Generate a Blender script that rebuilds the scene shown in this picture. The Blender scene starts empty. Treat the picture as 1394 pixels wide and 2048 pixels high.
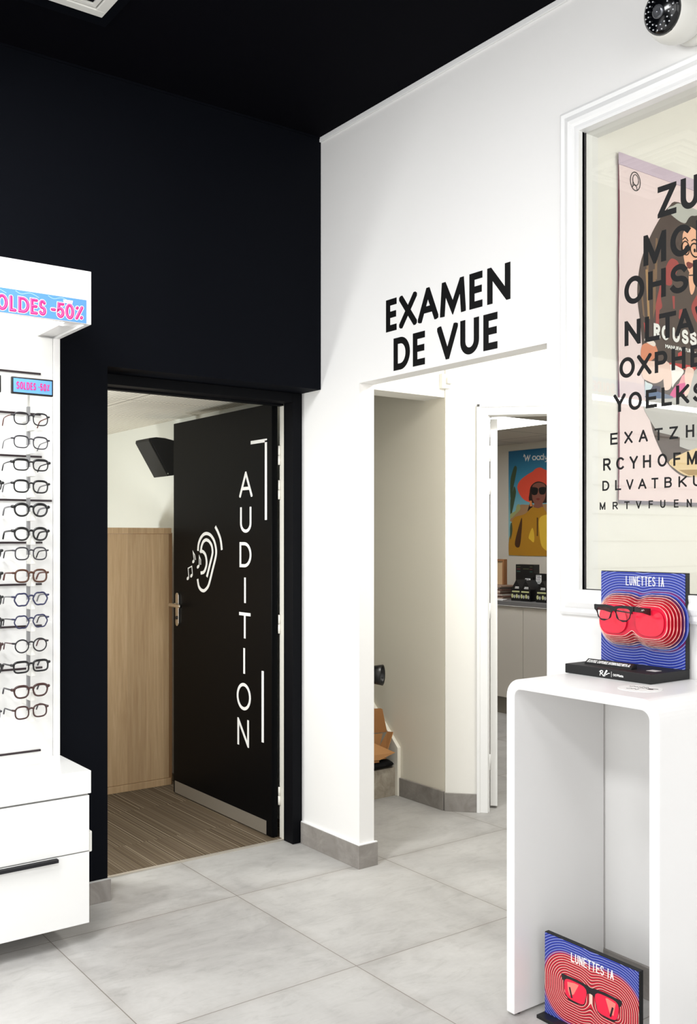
import bpy, bmesh, math, random
from mathutils import Vector, Matrix
random.seed(7)
S = bpy.context.scene
C = S.collection
PI = math.pi

# ------------------------------------------------------------------ camera, view, world, lights
cam = bpy.data.cameras.new('camera')
cam.sensor_fit = 'VERTICAL'
cam.sensor_height = 36.0
cam.lens = 1918.31 * 36.0 / 2048.0
cam.shift_x = (697 - 594.67) / 2048.0
cam.shift_y = (1077.97 - 1024) / 2048.0
cam.clip_start = 0.05
camo = bpy.data.objects.new('camera', cam)
camo.location = (0, 0, 1.39)
camo.rotation_euler = (PI / 2, 0, -math.radians(34.8879))
C.objects.link(camo)
S.camera = camo

S.view_settings.view_transform = 'Standard'
S.view_settings.look = 'None'
S.view_settings.exposure = -0.1
S.view_settings.gamma = 1.0
S.view_settings.use_curve_mapping = False
S.render.film_transparent = False

W = bpy.data.worlds.new('world')
S.world = W
W.use_nodes = True
W.node_tree.nodes['Background'].inputs[0].default_value = (1, 1, 1, 1)
W.node_tree.nodes['Background'].inputs[1].default_value = 0.0


def area(name, loc, size, power, color=(1, 1, 1), rot=(0, 0, 0), size_y=None):
    l = bpy.data.lights.new(name, 'AREA')
    l.energy = power
    l.color = color
    l.shape = 'RECTANGLE'
    l.size = size
    l.size_y = size_y or size
    o = bpy.data.objects.new(name, l)
    o.location = loc
    o.rotation_euler = rot
    C.objects.link(o)
    return o


def point(name, loc, r, power, color=(1, 1, 1)):
    l = bpy.data.lights.new(name, 'POINT')
    l.energy = power
    l.color = color
    l.shadow_soft_size = r
    o = bpy.data.objects.new(name, l)
    o.location = loc
    C.objects.link(o)
    return o


# shop ceiling panels
for lx, ly, pw, tilt in ((-0.9, 1.5, 55, 0), (0.55, 2.3, 40, -0.3), (0.7, -0.6, 24, 0.0), (-0.9, -1.0, 58, 0)):
    area('ceiling_panel_light', (lx, ly, 3.16 if tilt == 0 else 2.98), 0.6, pw, (0.985, 0.99, 1.0), (0, tilt, 0))
# large unseen fill areas added before the plain walls to brighten the shop
area('shop_fill_light', (-2.9, 0.6, 1.65), 2.4, 72, (0.98, 0.99, 1.0), (0, -PI / 2, 0), size_y=4.6)
area('shop_fill_light', (0.0, -3.1, 1.65), 4.4, 60, (0.98, 0.99, 1.0), (PI / 2, 0, 0), size_y=2.4)
# corridor, exam room, audition room, office
area('corridor_light', (3.32, 2.72, 2.48), 0.35, 25, (1.0, 0.985, 0.94))
point('exam_room_light', (3.8, -0.4, 2.3), 0.15, 62, (1.0, 0.99, 0.97))
point('audition_fill', (1.2, 5.75, 1.05), 0.12, 46, (0.98, 1.0, 0.97))  # unseen point set low, added to lift the tiled ceiling and walls
point('audition_fill', (1.2, 3.98, 1.15), 0.12, 40, (0.98, 1.0, 0.97))  # unseen point behind the pier, added to brighten the oak front
# lamp strip in the lit header of the display unit
area('header_lamp', (0.37, 3.215, 2.132), 1.75, 11, (1.0, 1.0, 0.98), (-0.5, 0, 0), size_y=0.05)


# ------------------------------------------------------------------ colour + materials
def lin(h):
    h = h.lstrip('#')
    r = []
    for i in (0, 2, 4):
        c = int(h[i:i + 2], 16) / 255.0
        r.append(c / 12.92 if c <= 0.04045 else ((c + 0.055) / 1.055) ** 2.4)
    return tuple(r)


MATS = {}


def mat(name, col='#ffffff', rough=0.5, metal=0.0, spec=0.5, emit=None, es=0.0, coat=0.0, lincol=None):
    if name in MATS:
        return MATS[name]
    m = bpy.data.materials.new(name)
    m.use_nodes = True
    b = m.node_tree.nodes['Principled BSDF']
    c = lincol or lin(col)
    b.inputs['Base Color'].default_value = (*c, 1)
    b.inputs['Roughness'].default_value = rough
    b.inputs['Metallic'].default_value = metal
    b.inputs['Specular IOR Level'].default_value = spec
    b.inputs['Coat Weight'].default_value = coat
    if emit:
        b.inputs['Emission Color'].default_value = (*lin(emit), 1)
        b.inputs['Emission Strength'].default_value = es
    MATS[name] = m
    return m


class NT:
    """small helper to wire nodes"""
    def __init__(s, m):
        s.t = m.node_tree
        s.n = s.t.nodes
        s.l = s.t.links

    def node(s, typ, **kw):
        n = s.n.new(typ)
        for k, v in kw.items():
            setattr(n, k, v)
        return n

    def put(s, sock, v):
        if hasattr(v, 'is_output') or isinstance(v, bpy.types.NodeSocket):
            s.l.new(v, sock)
        else:
            sock.default_value = v

    def math(s, op, a, b=0.0, c=0.0, clamp=False):
        n = s.node('ShaderNodeMath', operation=op)
        n.use_clamp = clamp
        s.put(n.inputs[0], a)
        s.put(n.inputs[1], b)
        if len(n.inputs) > 2:
            s.put(n.inputs[2], c)
        return n.outputs[0]

    def mix(s, f, a, b):
        n = s.node('ShaderNodeMix', data_type='RGBA')
        s.put(n.inputs[0], f)
        s.put(n.inputs[6], (*a, 1) if isinstance(a, tuple) else a)
        s.put(n.inputs[7], (*b, 1) if isinstance(b, tuple) else b)
        return n.outputs[2]

    def noise(s, vec, scale, detail=4, rough=0.55, dist=0.0):
        n = s.node('ShaderNodeTexNoise')
        s.put(n.inputs['Vector'], vec)
        n.inputs['Scale'].default_value = scale
        n.inputs['Detail'].default_value = detail
        n.inputs['Roughness'].default_value = rough
        n.inputs['Distortion'].default_value = dist
        return n.outputs[0]

    def ramp(s, f, stops):
        n = s.node('ShaderNodeValToRGB')
        e = n.color_ramp.elements
        while len(e) < len(stops):
            e.new(0.5)
        for i, (p, c) in enumerate(stops):
            e[i].position = p
            e[i].color = (*c, 1)
        s.put(n.inputs[0], f)
        return n.outputs[0]

    def pos(s):
        g = s.node('ShaderNodeNewGeometry')
        x = s.node('ShaderNodeSeparateXYZ')
        s.l.new(g.outputs['Position'], x.inputs[0])
        return g.outputs['Position'], x.outputs[0], x.outputs[1], x.outputs[2]

    def scaled(s, vec, sc):
        n = s.node('ShaderNodeMapping')
        s.put(n.inputs['Vector'], vec)
        n.inputs['Scale'].default_value = sc
        return n.outputs[0]


def bsdf(m):
    return m.node_tree.nodes['Principled BSDF']


def mat_floor():
    m = mat('grey_porcelain_tile', '#b5b0a8', 0.42)
    t = NT(m)
    p, x, y, z = t.pos()
    fx = t.math('FLOORED_MODULO', t.math('SUBTRACT', x, 1.9445), 0.7505)
    fy = t.math('FLOORED_MODULO', t.math('SUBTRACT', y, 3.200), 0.748)
    dx = t.math('MINIMUM', fx, t.math('SUBTRACT', 0.7505, fx))
    dy = t.math('MINIMUM', fy, t.math('SUBTRACT', 0.748, fy))
    d = t.math('MINIMUM', dx, dy)
    g = t.math('LESS_THAN', d, 0.0016)
    cx = t.math('FLOOR', t.math('DIVIDE', t.math('SUBTRACT', x, 1.9445), 0.7505))
    cy = t.math('FLOOR', t.math('DIVIDE', t.math('SUBTRACT', y, 3.2), 0.748))
    cmb = t.node('ShaderNodeCombineXYZ')
    t.put(cmb.inputs[0], t.math('MULTIPLY', cx, 3.7))
    t.put(cmb.inputs[1], t.math('MULTIPLY', cy, 5.3))
    va = t.node('ShaderNodeVectorMath', operation='ADD')
    t.put(va.inputs[0], p)
    t.put(va.inputs[1], cmb.outputs[0])
    v = va.outputs[0]
    n1 = t.noise(v, 2.2, 6, 0.62, 0.6)
    n2 = t.noise(t.scaled(v, (1.0, 3.0, 1.0)), 7.0, 8, 0.7, 1.2)
    n3 = t.noise(v, 60.0, 2, 0.5)
    base = t.ramp(n1, [(0.30, lin('#999694')), (0.5, lin('#b6b4b1')), (0.70, lin('#c9c7c4'))])
    vein = t.ramp(n2, [(0.36, lin('#91908d')), (0.47, lin('#b7b6b3')), (0.7, lin('#c8c7c5'))])
    c = t.mix(0.26, base, vein)
    c = t.mix(t.math('MULTIPLY', n3, 0.10), c, lin('#6d6862'))
    # worn edge toning next to the joints
    e = t.math('MULTIPLY', t.math('SUBTRACT', 1.0, t.math('DIVIDE', d, 0.05), clamp=True),
               t.math('MULTIPLY', t.noise(p, 3.0, 3), 0.35))
    c = t.mix(e, c, lin('#877e75'))
    c = t.mix(g, c, lin('#7a746c'))
    t.l.new(c, bsdf(m).inputs['Base Color'])
    r = t.math('ADD', 0.36, t.math('MULTIPLY', n2, 0.22))
    t.l.new(r, bsdf(m).inputs['Roughness'])
    return m


def mat_skirt():
    m = mat('grey_tile_skirting', '#8f8a86', 0.5)
    t = NT(m)
    p, x, y, z = t.pos()
    n = t.noise(p, 9.0, 6, 0.65, 0.8)
    c = t.ramp(n, [(0.3, lin('#7d7873')), (0.55, lin('#928d88')), (0.75, lin('#a5a09b'))])
    t.l.new(c, bsdf(m).inputs['Base Color'])
    return m


def mat_carpet():
    m = mat('striped_brown_carpet', '#5b4d3d', 0.95, spec=0.1)
    t = NT(m)
    p, x, y, z = t.pos()
    # stripes run along y, each 50 cm carpet tile shifted
    ty = t.math('FLOOR', t.math('DIVIDE', y, 0.5))
    tx = t.math('FLOOR', t.math('DIVIDE', x, 0.5))
    off = t.math('ADD', t.math('MULTIPLY', ty, 7.31), t.math('MULTIPLY', tx, 3.17))
    xx = t.math('ADD', x, off)
    cmb = t.node('ShaderNodeCombineXYZ')
    t.put(cmb.inputs[0], xx)
    n1 = t.noise(cmb.outputs[0], 120.0, 2, 0.6)
    cmb2 = t.node('ShaderNodeCombineXYZ')
    t.put(cmb2.inputs[0], t.math('ADD', xx, 31.0))
    n2 = t.noise(cmb2.outputs[0], 22.0, 3, 0.6)
    n3 = t.noise(p, 420.0, 2, 0.6)
    c = t.ramp(n1, [(0.36, lin('#2a211a')), (0.44, lin('#6a5b4b')), (0.57, lin('#776953')), (0.63, lin('#c4b79d'))])
    c2 = t.ramp(n2, [(0.35, lin('#4f4337')), (0.65, lin('#85786a'))])
    c = t.mix(0.30, c, c2)
    c = t.mix(t.math('MULTIPLY', n3, 0.35), c, lin('#3c3228'))
    t.l.new(c, bsdf(m).inputs['Base Color'])
    b = t.node('ShaderNodeBump')
    b.inputs['Strength'].default_value = 0.4
    b.inputs['Distance'].default_value = 0.003
    t.l.new(n3, b.inputs['Height'])
    t.l.new(b.outputs[0], bsdf(m).inputs['Normal'])
    return m


def mat_oak():
    m = mat('light_oak_board', '#a58460', 0.5)
    t = NT(m)
    p, x, y, z = t.pos()
    bx = t.math('ADD', t.math('ADD', t.math('GREATER_THAN', x, 2.246), t.math('GREATER_THAN', x, 2.36)), t.math('GREATER_THAN', x, 2.465))
    cmb = t.node('ShaderNodeCombineXYZ')
    t.put(cmb.inputs[0], t.math('MULTIPLY', bx, 4.7))
    t.put(cmb.inputs[2], t.math('MULTIPLY', bx, 2.3))
    va = t.node('ShaderNodeVectorMath', operation='ADD')
    t.put(va.inputs[0], p)
    t.put(va.inputs[1], cmb.outputs[0])
    n1 = t.noise(t.scaled(va.outputs[0], (26, 26, 1.1)), 3.0, 6, 0.65, 0.4)
    n2 = t.noise(t.scaled(va.outputs[0], (5, 5, 0.5)), 2.0, 4, 0.6, 1.4)
    c = t.ramp(n1, [(0.3, lin('#b3916c')), (0.52, lin('#cbab82')), (0.72, lin('#dcc09a'))])
    c2 = t.ramp(n2, [(0.3, lin('#b3926c')), (0.7, lin('#d5b68e'))])
    c = t.mix(0.45, c, c2)
    c = t.mix(t.math('MULTIPLY', t.math('FRACT', t.math('MULTIPLY', bx, 0.618)), 0.25), c, lin('#7d5d3c'))
    t.l.new(c, bsdf(m).inputs['Base Color'])
    return m


def mat_ceiling_tile(name, col, dark, ox, oy, pitch, perf=0.0):
    m = mat(name, col, 0.85, spec=0.2)
    t = NT(m)
    p, x, y, z = t.pos()
    fx = t.math('FLOORED_MODULO', t.math('SUBTRACT', x, ox), pitch)
    fy = t.math('FLOORED_MODULO', t.math('SUBTRACT', y, oy), pitch)
    dx = t.math('MINIMUM', fx, t.math('SUBTRACT', pitch, fx))
    dy = t.math('MINIMUM', fy, t.math('SUBTRACT', pitch, fy))
    d = t.math('MINIMUM', dx, dy)
    c = lin(col)
    if perf:
        ux = t.math('SUBTRACT', t.math('FLOORED_MODULO', x, perf), perf / 2)
        uy = t.math('SUBTRACT', t.math('FLOORED_MODULO', y, perf), perf / 2)
        r = t.math('ADD', t.math('MULTIPLY', ux, ux), t.math('MULTIPLY', uy, uy))
        hole = t.math('LESS_THAN', r, (perf * 0.27) ** 2)
        hole = t.math('MULTIPLY', hole, t.math('GREATER_THAN', d, 0.03))
        c = t.mix(t.math('MULTIPLY', hole, 0.55), c, lin('#3a352c'))
    c = t.mix(t.math('LESS_THAN', d, 0.004), c, lin(dark))
    t.l.new(c, bsdf(m).inputs['Base Color'])
    return m


def mat_cement():
    m = mat('stone_look_stair_tile', '#8f877b', 0.6)
    t = NT(m)
    p, x, y, z = t.pos()
    n = t.noise(p, 14.0, 8, 0.7, 1.0)
    c = t.ramp(n, [(0.3, lin('#847b6e')), (0.5, lin('#9b9284')), (0.72, lin('#b1a99c'))])
    t.l.new(c, bsdf(m).inputs['Base Color'])
    return m


def mat_paint(name, col, rough=0.6, var=0.03, spec=0.4):
    m = mat(name, col, rough, spec=spec)
    t = NT(m)
    p, x, y, z = t.pos()
    n = t.noise(p, 180.0, 2, 0.5)
    b = t.node('ShaderNodeBump')
    b.inputs['Strength'].default_value = var
    b.inputs['Distance'].default_value = 0.002
    t.l.new(n, b.inputs['Height'])
    t.l.new(b.outputs[0], bsdf(m).inputs['Normal'])
    return m


def mat_glass(name, tint=(1, 1, 1), ior=1.5, rough=0.0, boost=1.0):
    m = bpy.data.materials.new(name)
    m.use_nodes = True
    t = NT(m)
    t.n.clear()
    out = t.node('ShaderNodeOutputMaterial')
    tr = t.node('ShaderNodeBsdfTransparent')
    tr.inputs[0].default_value = (*tint, 1)
    gl = t.node('ShaderNodeBsdfGlossy')
    gl.inputs['Roughness'].default_value = rough
    fr = t.node('ShaderNodeFresnel')
    fr.inputs[0].default_value = ior
    mx = t.node('ShaderNodeMixShader')
    ge = t.node('ShaderNodeNewGeometry')
    f = t.math('MULTIPLY', fr.outputs[0], boost, clamp=True)
    f = t.math('MULTIPLY', f, t.math('SUBTRACT', 1.0, ge.outputs['Backfacing']))
    t.l.new(f, mx.inputs[0])
    t.l.new(tr.outputs[0], mx.inputs[1])
    t.l.new(gl.outputs[0], mx.inputs[2])
    t.l.new(mx.outputs[0], out.inputs[0])
    MATS[name] = m
    return m


FLOOR = mat_floor()
SKIRT = mat_skirt()
CARPET = mat_carpet()
OAK = mat_oak()
STEP = mat_cement()
BLACKWALL = mat_paint('navy_black_wall_paint', '#080a10', 0.7, 0.03, 0.06)
BLACKDOOR = mat_paint('black_door_lacquer', '#050608', 0.40, 0.02, 0.08)
WHITEWALL = mat_paint('white_wall_paint', '#eeedeb', 0.7)
CREAMWALL = mat_paint('cream_wall_paint', '#f0eee8', 0.7)
BEIGEWALL = mat_paint('beige_stair_wall_paint', '#eae4d5', 0.75)
GREYWALL = mat_paint('office_wall_paint', '#d8d2c6', 0.7)
TRIMW = mat('white_trim_lacquer', '#f2f2f1', 0.35)
GLOSSW = mat('gloss_white_laminate', '#f1f1ef', 0.18, coat=0.2)
SATINW = mat('satin_white_lacquer', '#efeeed', 0.35)
PLASTW = mat('white_plastic', '#e9e8e2', 0.4)
BLACKP = mat('black_plastic', '#0b0b0d', 0.35)
BLACKM = mat('matt_black', '#0e0e10', 0.65)
VINYLB = mat('black_vinyl', '#030304', 0.55, spec=0.3)
VINYLW = mat('white_vinyl', '#f0f0ee', 0.55)
STEEL = mat('brushed_steel', '#a19a8f', 0.5, metal=0.6)
NICKEL = mat('satin_nickel', '#d2cdc4', 0.25, metal=1.0)
GREYMET = mat('grey_anodised_rod', '#9a9a9c', 0.4, metal=0.6)
MAROON = mat('dark_maroon_rail', '#24141a', 0.4)
CARD = mat('brown_cardboard', '#b07f4e', 0.8)
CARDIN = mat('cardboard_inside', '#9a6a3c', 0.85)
PANE = mat_glass('window_glass', (0.97, 0.98, 0.97), 1.5, boost=1.5)
LENS = mat_glass('clear_lens', (0.99, 0.99, 0.99), 1.3)
REDLENS = mat_glass('red_tinted_lens', (0.95, 0.42, 0.45), 1.45)
LAMP = mat('lamp_diffuser', '#ffffff', 0.5, emit='#fffef6', es=1.25)


# ------------------------------------------------------------------ mesh helpers
class MB:
    def __init__(s):
        s.v, s.f, s.mi, s.sm = [], [], [], []

    def add(s, vs, fs, mi=0, smooth=False, fr=None):
        o = len(s.v)
        for p in vs:
            s.v.append(fr(*p) if fr else tuple(p))
        for f in fs:
            s.f.append(tuple(o + i for i in f))
            s.mi.append(mi)
            s.sm.append(smooth)
        return s

    def box(s, x0, x1, y0, y1, z0, z1, mi=0, fr=None):
        vs = [(x, y, z) for x in (x0, x1) for y in (y0, y1) for z in (z0, z1)]
        fs = [(0, 1, 3, 2), (4, 6, 7, 5), (0, 4, 5, 1), (2, 3, 7, 6), (0, 2, 6, 4), (1, 5, 7, 3)]
        return s.add(vs, fs, mi, False, fr)

    def prism(s, poly, h0, h1, mi=0, fr=None):
        """poly in (u,v); extruded in w from h0 to h1"""
        n = len(poly)
        vs = [(a, b, h0) for a, b in poly] + [(a, b, h1) for a, b in poly]
        fs = [tuple(range(n))[::-1], tuple(range(n, 2 * n))] + [(i, (i + 1) % n, n + (i + 1) % n, n + i) for i in range(n)]
        return s.add(vs, fs, mi, False, fr)

    def tube(s, pts, r, n=8, closed=False, mi=0, fr=None, sq=(1, 1), cap=True):
        pts = [Vector(p) for p in pts]
        m = len(pts)
        rr = r if isinstance(r, (list, tuple)) else [r] * m
        vs = []
        prev = None
        for i, p in enumerate(pts):
            a = pts[(i - 1) % m] if (closed or i > 0) else p
            b = pts[(i + 1) % m] if (closed or i < m - 1) else p
            t = (b - a).normalized()
            if prev is None:
                up = Vector((0, 0, 1)) if abs(t.z) < 0.9 else Vector((0, 1, 0))
                prev = (up - t * up.dot(t)).normalized()
            else:
                prev = (prev - t * prev.dot(t)).normalized()
            bn = t.cross(prev)
            for k in range(n):
                an = 2 * PI * k / n
                vs.append(p + prev * (math.cos(an) * rr[i] * sq[0]) + bn * (math.sin(an) * rr[i] * sq[1]))
        fs = []
        for i in range(m if closed else m - 1):
            j = (i + 1) % m
            for k in range(n):
                l = (k + 1) % n
                fs.append((i * n + k, j * n + k, j * n + l, i * n + l))
        if not closed and cap:
            fs.append(tuple(range(n))[::-1])
            fs.append(tuple(range((m - 1) * n, m * n)))
        return s.add([tuple(v) for v in vs], fs, mi, True, fr)

    def lathe(s, prof, n=24, mi=0, fr=None, smooth=True):
        """prof: list of (r, h); axis = local w"""
        vs, fs = [], []
        m = len(prof)
        for r, h in prof:
            for k in range(n):
                a = 2 * PI * k / n
                vs.append((r * math.cos(a), r * math.sin(a), h))
        for i in range(m - 1):
            for k in range(n):
                l = (k + 1) % n
                fs.append((i * n + k, i * n + l, (i + 1) * n + l, (i + 1) * n + k))
        if prof[0][0] > 1e-6:
            fs.append(tuple(range(n))[::-1])
        if prof[-1][0] > 1e-6:
            fs.append(tuple(range((m - 1) * n, m * n)))
        return s.add(vs, fs, mi, smooth, fr)

    def fill(s, outlines, t0, t1, mi=0, fr=None):
        """flat plate with holes: outlines = list of closed (u,v) loops, thickness t0..t1"""
        cu = bpy.data.curves.new('tmp', 'CURVE')
        cu.dimensions = '2D'
        cu.fill_mode = 'BOTH'
        cu.extrude = abs(t1 - t0) / 2
        for o in outlines:
            sp = cu.splines.new('POLY')
            sp.points.add(len(o) - 1)
            for i, p in enumerate(o):
                sp.points[i].co = (p[0], p[1], 0, 1)
            sp.use_cyclic_u = True
        ob = bpy.data.objects.new('tmp', cu)
        me = bpy.data.meshes.new_from_object(ob)
        z = (t0 + t1) / 2
        s.add([(v.co.x, v.co.y, v.co.z + z) for v in me.vertices], [tuple(p.vertices) for p in me.polygons], mi, False, fr)
        bpy.data.objects.remove(ob)
        bpy.data.meshes.remove(me)
        bpy.data.curves.remove(cu)
        return s

    def text(s, body, size, t0, t1, mi=0, fr=None, width=None, shear=0.0, off=0.0, align='LEFT', height=None):
        cu = bpy.data.curves.new('tmp', 'FONT')
        cu.body = body
        cu.size = size
        cu.shear = shear
        cu.offset = off
        cu.align_x = align
        cu.extrude = abs(t1 - t0) / 2
        ob = bpy.data.objects.new('tmp', cu)
        me = bpy.data.meshes.new_from_object(ob)
        if len(me.vertices):
            xs = [v.co.x for v in me.vertices]
            ys = [v.co.y for v in me.vertices]
            k = width / (max(xs) - min(xs)) if width else 1.0
            h = height / (max(ys) - min(ys)) if height else 1.0
            x0 = min(xs) if width else 0.0
            y0 = min(ys) if height else 0.0
            z = (t0 + t1) / 2
            s.add([((v.co.x - x0) * k, (v.co.y - y0) * h, v.co.z + z) for v in me.vertices],
                  [tuple(p.vertices) for p in me.polygons], mi, False, fr)
        bpy.data.objects.remove(ob)
        bpy.data.meshes.remove(me)
        bpy.data.curves.remove(cu)
        return s

    def build(s, name, mats, parent=None, org=(0, 0, 0), bevel=0.0, seg=2, recalc=True):
        me = bpy.data.meshes.new(name)
        ox, oy, oz = org
        me.from_pydata([(a - ox, b - oy, c - oz) for a, b, c in s.v], [], s.f)
        if not isinstance(mats, (list, tuple)):
            mats = [mats]
        for m in mats:
            me.materials.append(m)
        me.polygons.foreach_set('material_index', s.mi)
        me.polygons.foreach_set('use_smooth', s.sm)
        if recalc:
            bm = bmesh.new()
            bm.from_mesh(me)
            bmesh.ops.recalc_face_normals(bm, faces=bm.faces)
            bm.to_mesh(me)
            bm.free()
        me.update()
        o = bpy.data.objects.new(name, me)
        C.objects.link(o)
        if parent:
            o.parent = parent
        elif any(org):
            o.location = org
        if bevel:
            b = o.modifiers.new('bevel', 'BEVEL')
            b.width = bevel
            b.segments = seg
            b.limit_method = 'ANGLE'
            b.angle_limit = math.radians(40)
        return o


def FX(x, y, z):
    """plane facing -X: u runs to the viewer's right (-Y), v up, w towards the viewer"""
    return lambda u, v, w: (x - w, y - u, z + v)


def FY(x, y, z):
    """plane facing -Y: u = +X, v up, w towards the viewer"""
    return lambda u, v, w: (x + u, y - w, z + v)


def FAX(o, axis, up=(0, 0, 1)):
    """frame whose w runs along axis"""
    a = Vector(axis).normalized()
    u = Vector(up).cross(a)
    if u.length < 1e-4:
        u = Vector((1, 0, 0))
    u.normalize()
    v = a.cross(u)
    o = Vector(o)
    return lambda p, q, r: tuple(o + u * p + v * q + a * r)


def tag(o, label, cat, group=None, kind=None):
    o['label'] = label
    o['category'] = cat
    if group:
        o['group'] = group
    if kind:
        o['kind'] = kind
    return o


def thing(name, label, cat, loc=(0, 0, 0), rotz=0.0, group=None):
    o = bpy.data.objects.new(name, None)
    o.empty_display_size = 0.05
    C.objects.link(o)
    o.location = loc
    o.rotation_euler = (0, 0, rotz)
    return tag(o, label, cat, group)


def struct(name, mb, m, label, cat, bevel=0.0):
    return tag(mb.build(name, m, bevel=bevel), label, cat, kind='structure')


def part(mb, name, m, parent, bevel=0.0, org=None, seg=2, label=None):
    if org is None:
        root = parent
        while root.parent:
            root = root.parent
        org = tuple(root.location)
    o = mb.build(name, m, parent, org, bevel, seg)
    if label:
        o['label'] = label
    return o


# ------------------------------------------------------------------ stroke alphabet
def arc(cx, cy, rx, ry, a0, a1, n=12):
    return [(cx + rx * math.cos(math.radians(a0 + (a1 - a0) * i / n)), cy + ry * math.sin(math.radians(a0 + (a1 - a0) * i / n))) for i in range(n + 1)]


G = {
    'A': [[(0, 0), (.5, 1), (1, 0)], [(.2, .32), (.8, .32)]],
    'B': [[(0, 0), (0, 1), (.55, 1)] + arc(.55, .77, .4, .23, 90, -90) + [(0, .54)], [(0, .54), (.6, .54)] + arc(.6, .27, .4, .27, 90, -90) + [(0, 0)]],
    'C': [arc(.55, .5, .55, .5, 48, 312, 22)],
    'D': [[(0, 0), (0, 1), (.4, 1)] + arc(.4, .5, .6, .5, 90, -90, 16) + [(0, 0)]],
    'E': [[(1, 1), (0, 1), (0, 0), (1, 0)], [(0, .52), (.92, .52)]],
    'F': [[(1, 1), (0, 1), (0, 0)], [(0, .52), (.9, .52)]],
    'H': [[(0, 0), (0, 1)], [(1, 0), (1, 1)], [(0, .52), (1, .52)]],
    'I': [[(.5, 0), (.5, 1)]],
    'K': [[(0, 0), (0, 1)], [(1, 1), (0, .36)], [(.3, .56), (1, 0)]],
    'L': [[(0, 1), (0, 0), (1, 0)]],
    'M': [[(0, 0), (.08, 1), (.5, .12), (.92, 1), (1, 0)]],
    'm': [[(0, 0), (0, 1), (.5, .05), (1, 1), (1, 0)]],
    'N': [[(0, 0), (0, 1), (1, 0), (1, 1)]],
    'O': [arc(.5, .5, .5, .5, 90, 450, 36)],
    'P': [[(0, 0), (0, 1), (.6, 1)] + arc(.6, .72, .4, .28, 90, -90) + [(0, .44)]],
    'R': [[(0, 0), (0, 1), (.58, 1)] + arc(.58, .74, .38, .26, 90, -90) + [(0, .48)], [(.5, .48), (1, 0)]],
    'S': [arc(.5, .75, .45, .25, 28, 180, 10) + arc(.5, .73, .45, .23, 180, 255, 6)[1:] + arc(.5, .27, .5, .23, 75, 0, 6) + arc(.5, .25, .5, .25, 0, -155, 10)[1:]],
    'T': [[(0, 1), (1, 1)], [(.5, 1), (.5, 0)]],
    'U': [[(0, 1), (0, .36)] + arc(.5, .36, .5, .36, 180, 360, 16)[1:] + [(1, 1)]],
    'V': [[(0, 1), (.5, 0), (1, 1)]],
    'X': [[(0, 0), (1, 1)], [(0, 1), (1, 0)]],
    'Y': [[(0, 1), (.5, .42), (1, 1)], [(.5, .45), (.5, 0)]],
    'Z': [[(0, 1), (1, 1), (0, 0), (1, 0)]],
    '5': [[(.95, 1), (.15, 1), (.08, .55)] + arc(.46, .32, .5, .32, 115, -150, 16)],
    '0': [arc(.5, .5, .5, .5, 90, 450, 30)],
    '-': [[(0, .48), (1, .48)]],
    '%': [[(.02, .05), (.95, .95)], [(.08, .84), (.16, .9)], [(.82, .1), (.9, .16)]],
}


def clip_poly(poly, x0, x1, y0, y1):
    for ax, lim, sgn in ((0, x0, 1), (0, x1, -1), (1, y0, 1), (1, y1, -1)):
        out = []
        for i in range(len(poly)):
            a, b = poly[i - 1], poly[i]
            ia, ib = (a[ax] - lim) * sgn >= -1e-9, (b[ax] - lim) * sgn >= -1e-9
            if ia != ib:
                t = (lim - a[ax]) / (b[ax] - a[ax])
                out.append((a[0] + (b[0] - a[0]) * t, a[1] + (b[1] - a[1]) * t))
            if ib:
                out.append(b)
        poly = out
        if len(poly) < 3:
            return []
    return poly


def stroke_quads(pts, sw, closed=False, ext=True):
    pts = [p for i, p in enumerate(pts) if i == 0 or math.hypot(p[0] - pts[i - 1][0], p[1] - pts[i - 1][1]) > 1e-6]
    n = len(pts)
    P = [Vector(p) for p in pts]
    L, R = [], []
    for i in range(n):
        a = P[i - 1] if i > 0 else (P[n - 2] if closed else None)
        b = P[i + 1] if i < n - 1 else (P[1] if closed else None)
        d1 = (P[i] - a).normalized() if a is not None else None
        d2 = (b - P[i]).normalized() if b is not None else None
        c = P[i].copy()
        if d1 is None:
            if ext:
                c = c - d2 * sw / 2
            nrm = Vector((-d2.y, d2.x)) * sw / 2
        elif d2 is None:
            if ext:
                c = c + d1 * sw / 2
            nrm = Vector((-d1.y, d1.x)) * sw / 2
        else:
            n1, n2 = Vector((-d1.y, d1.x)), Vector((-d2.y, d2.x))
            m = n1 + n2
            if m.length < 0.05:
                m = n1
            m.normalize()
            k = 1.0 / max(0.16, m.dot(n1))
            nrm = m * (sw / 2 * k)
        L.append(c + nrm)
        R.append(c - nrm)
    return [[tuple(L[i]), tuple(R[i]), tuple(R[i + 1]), tuple(L[i + 1])] for i in range(n - 1)]


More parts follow.
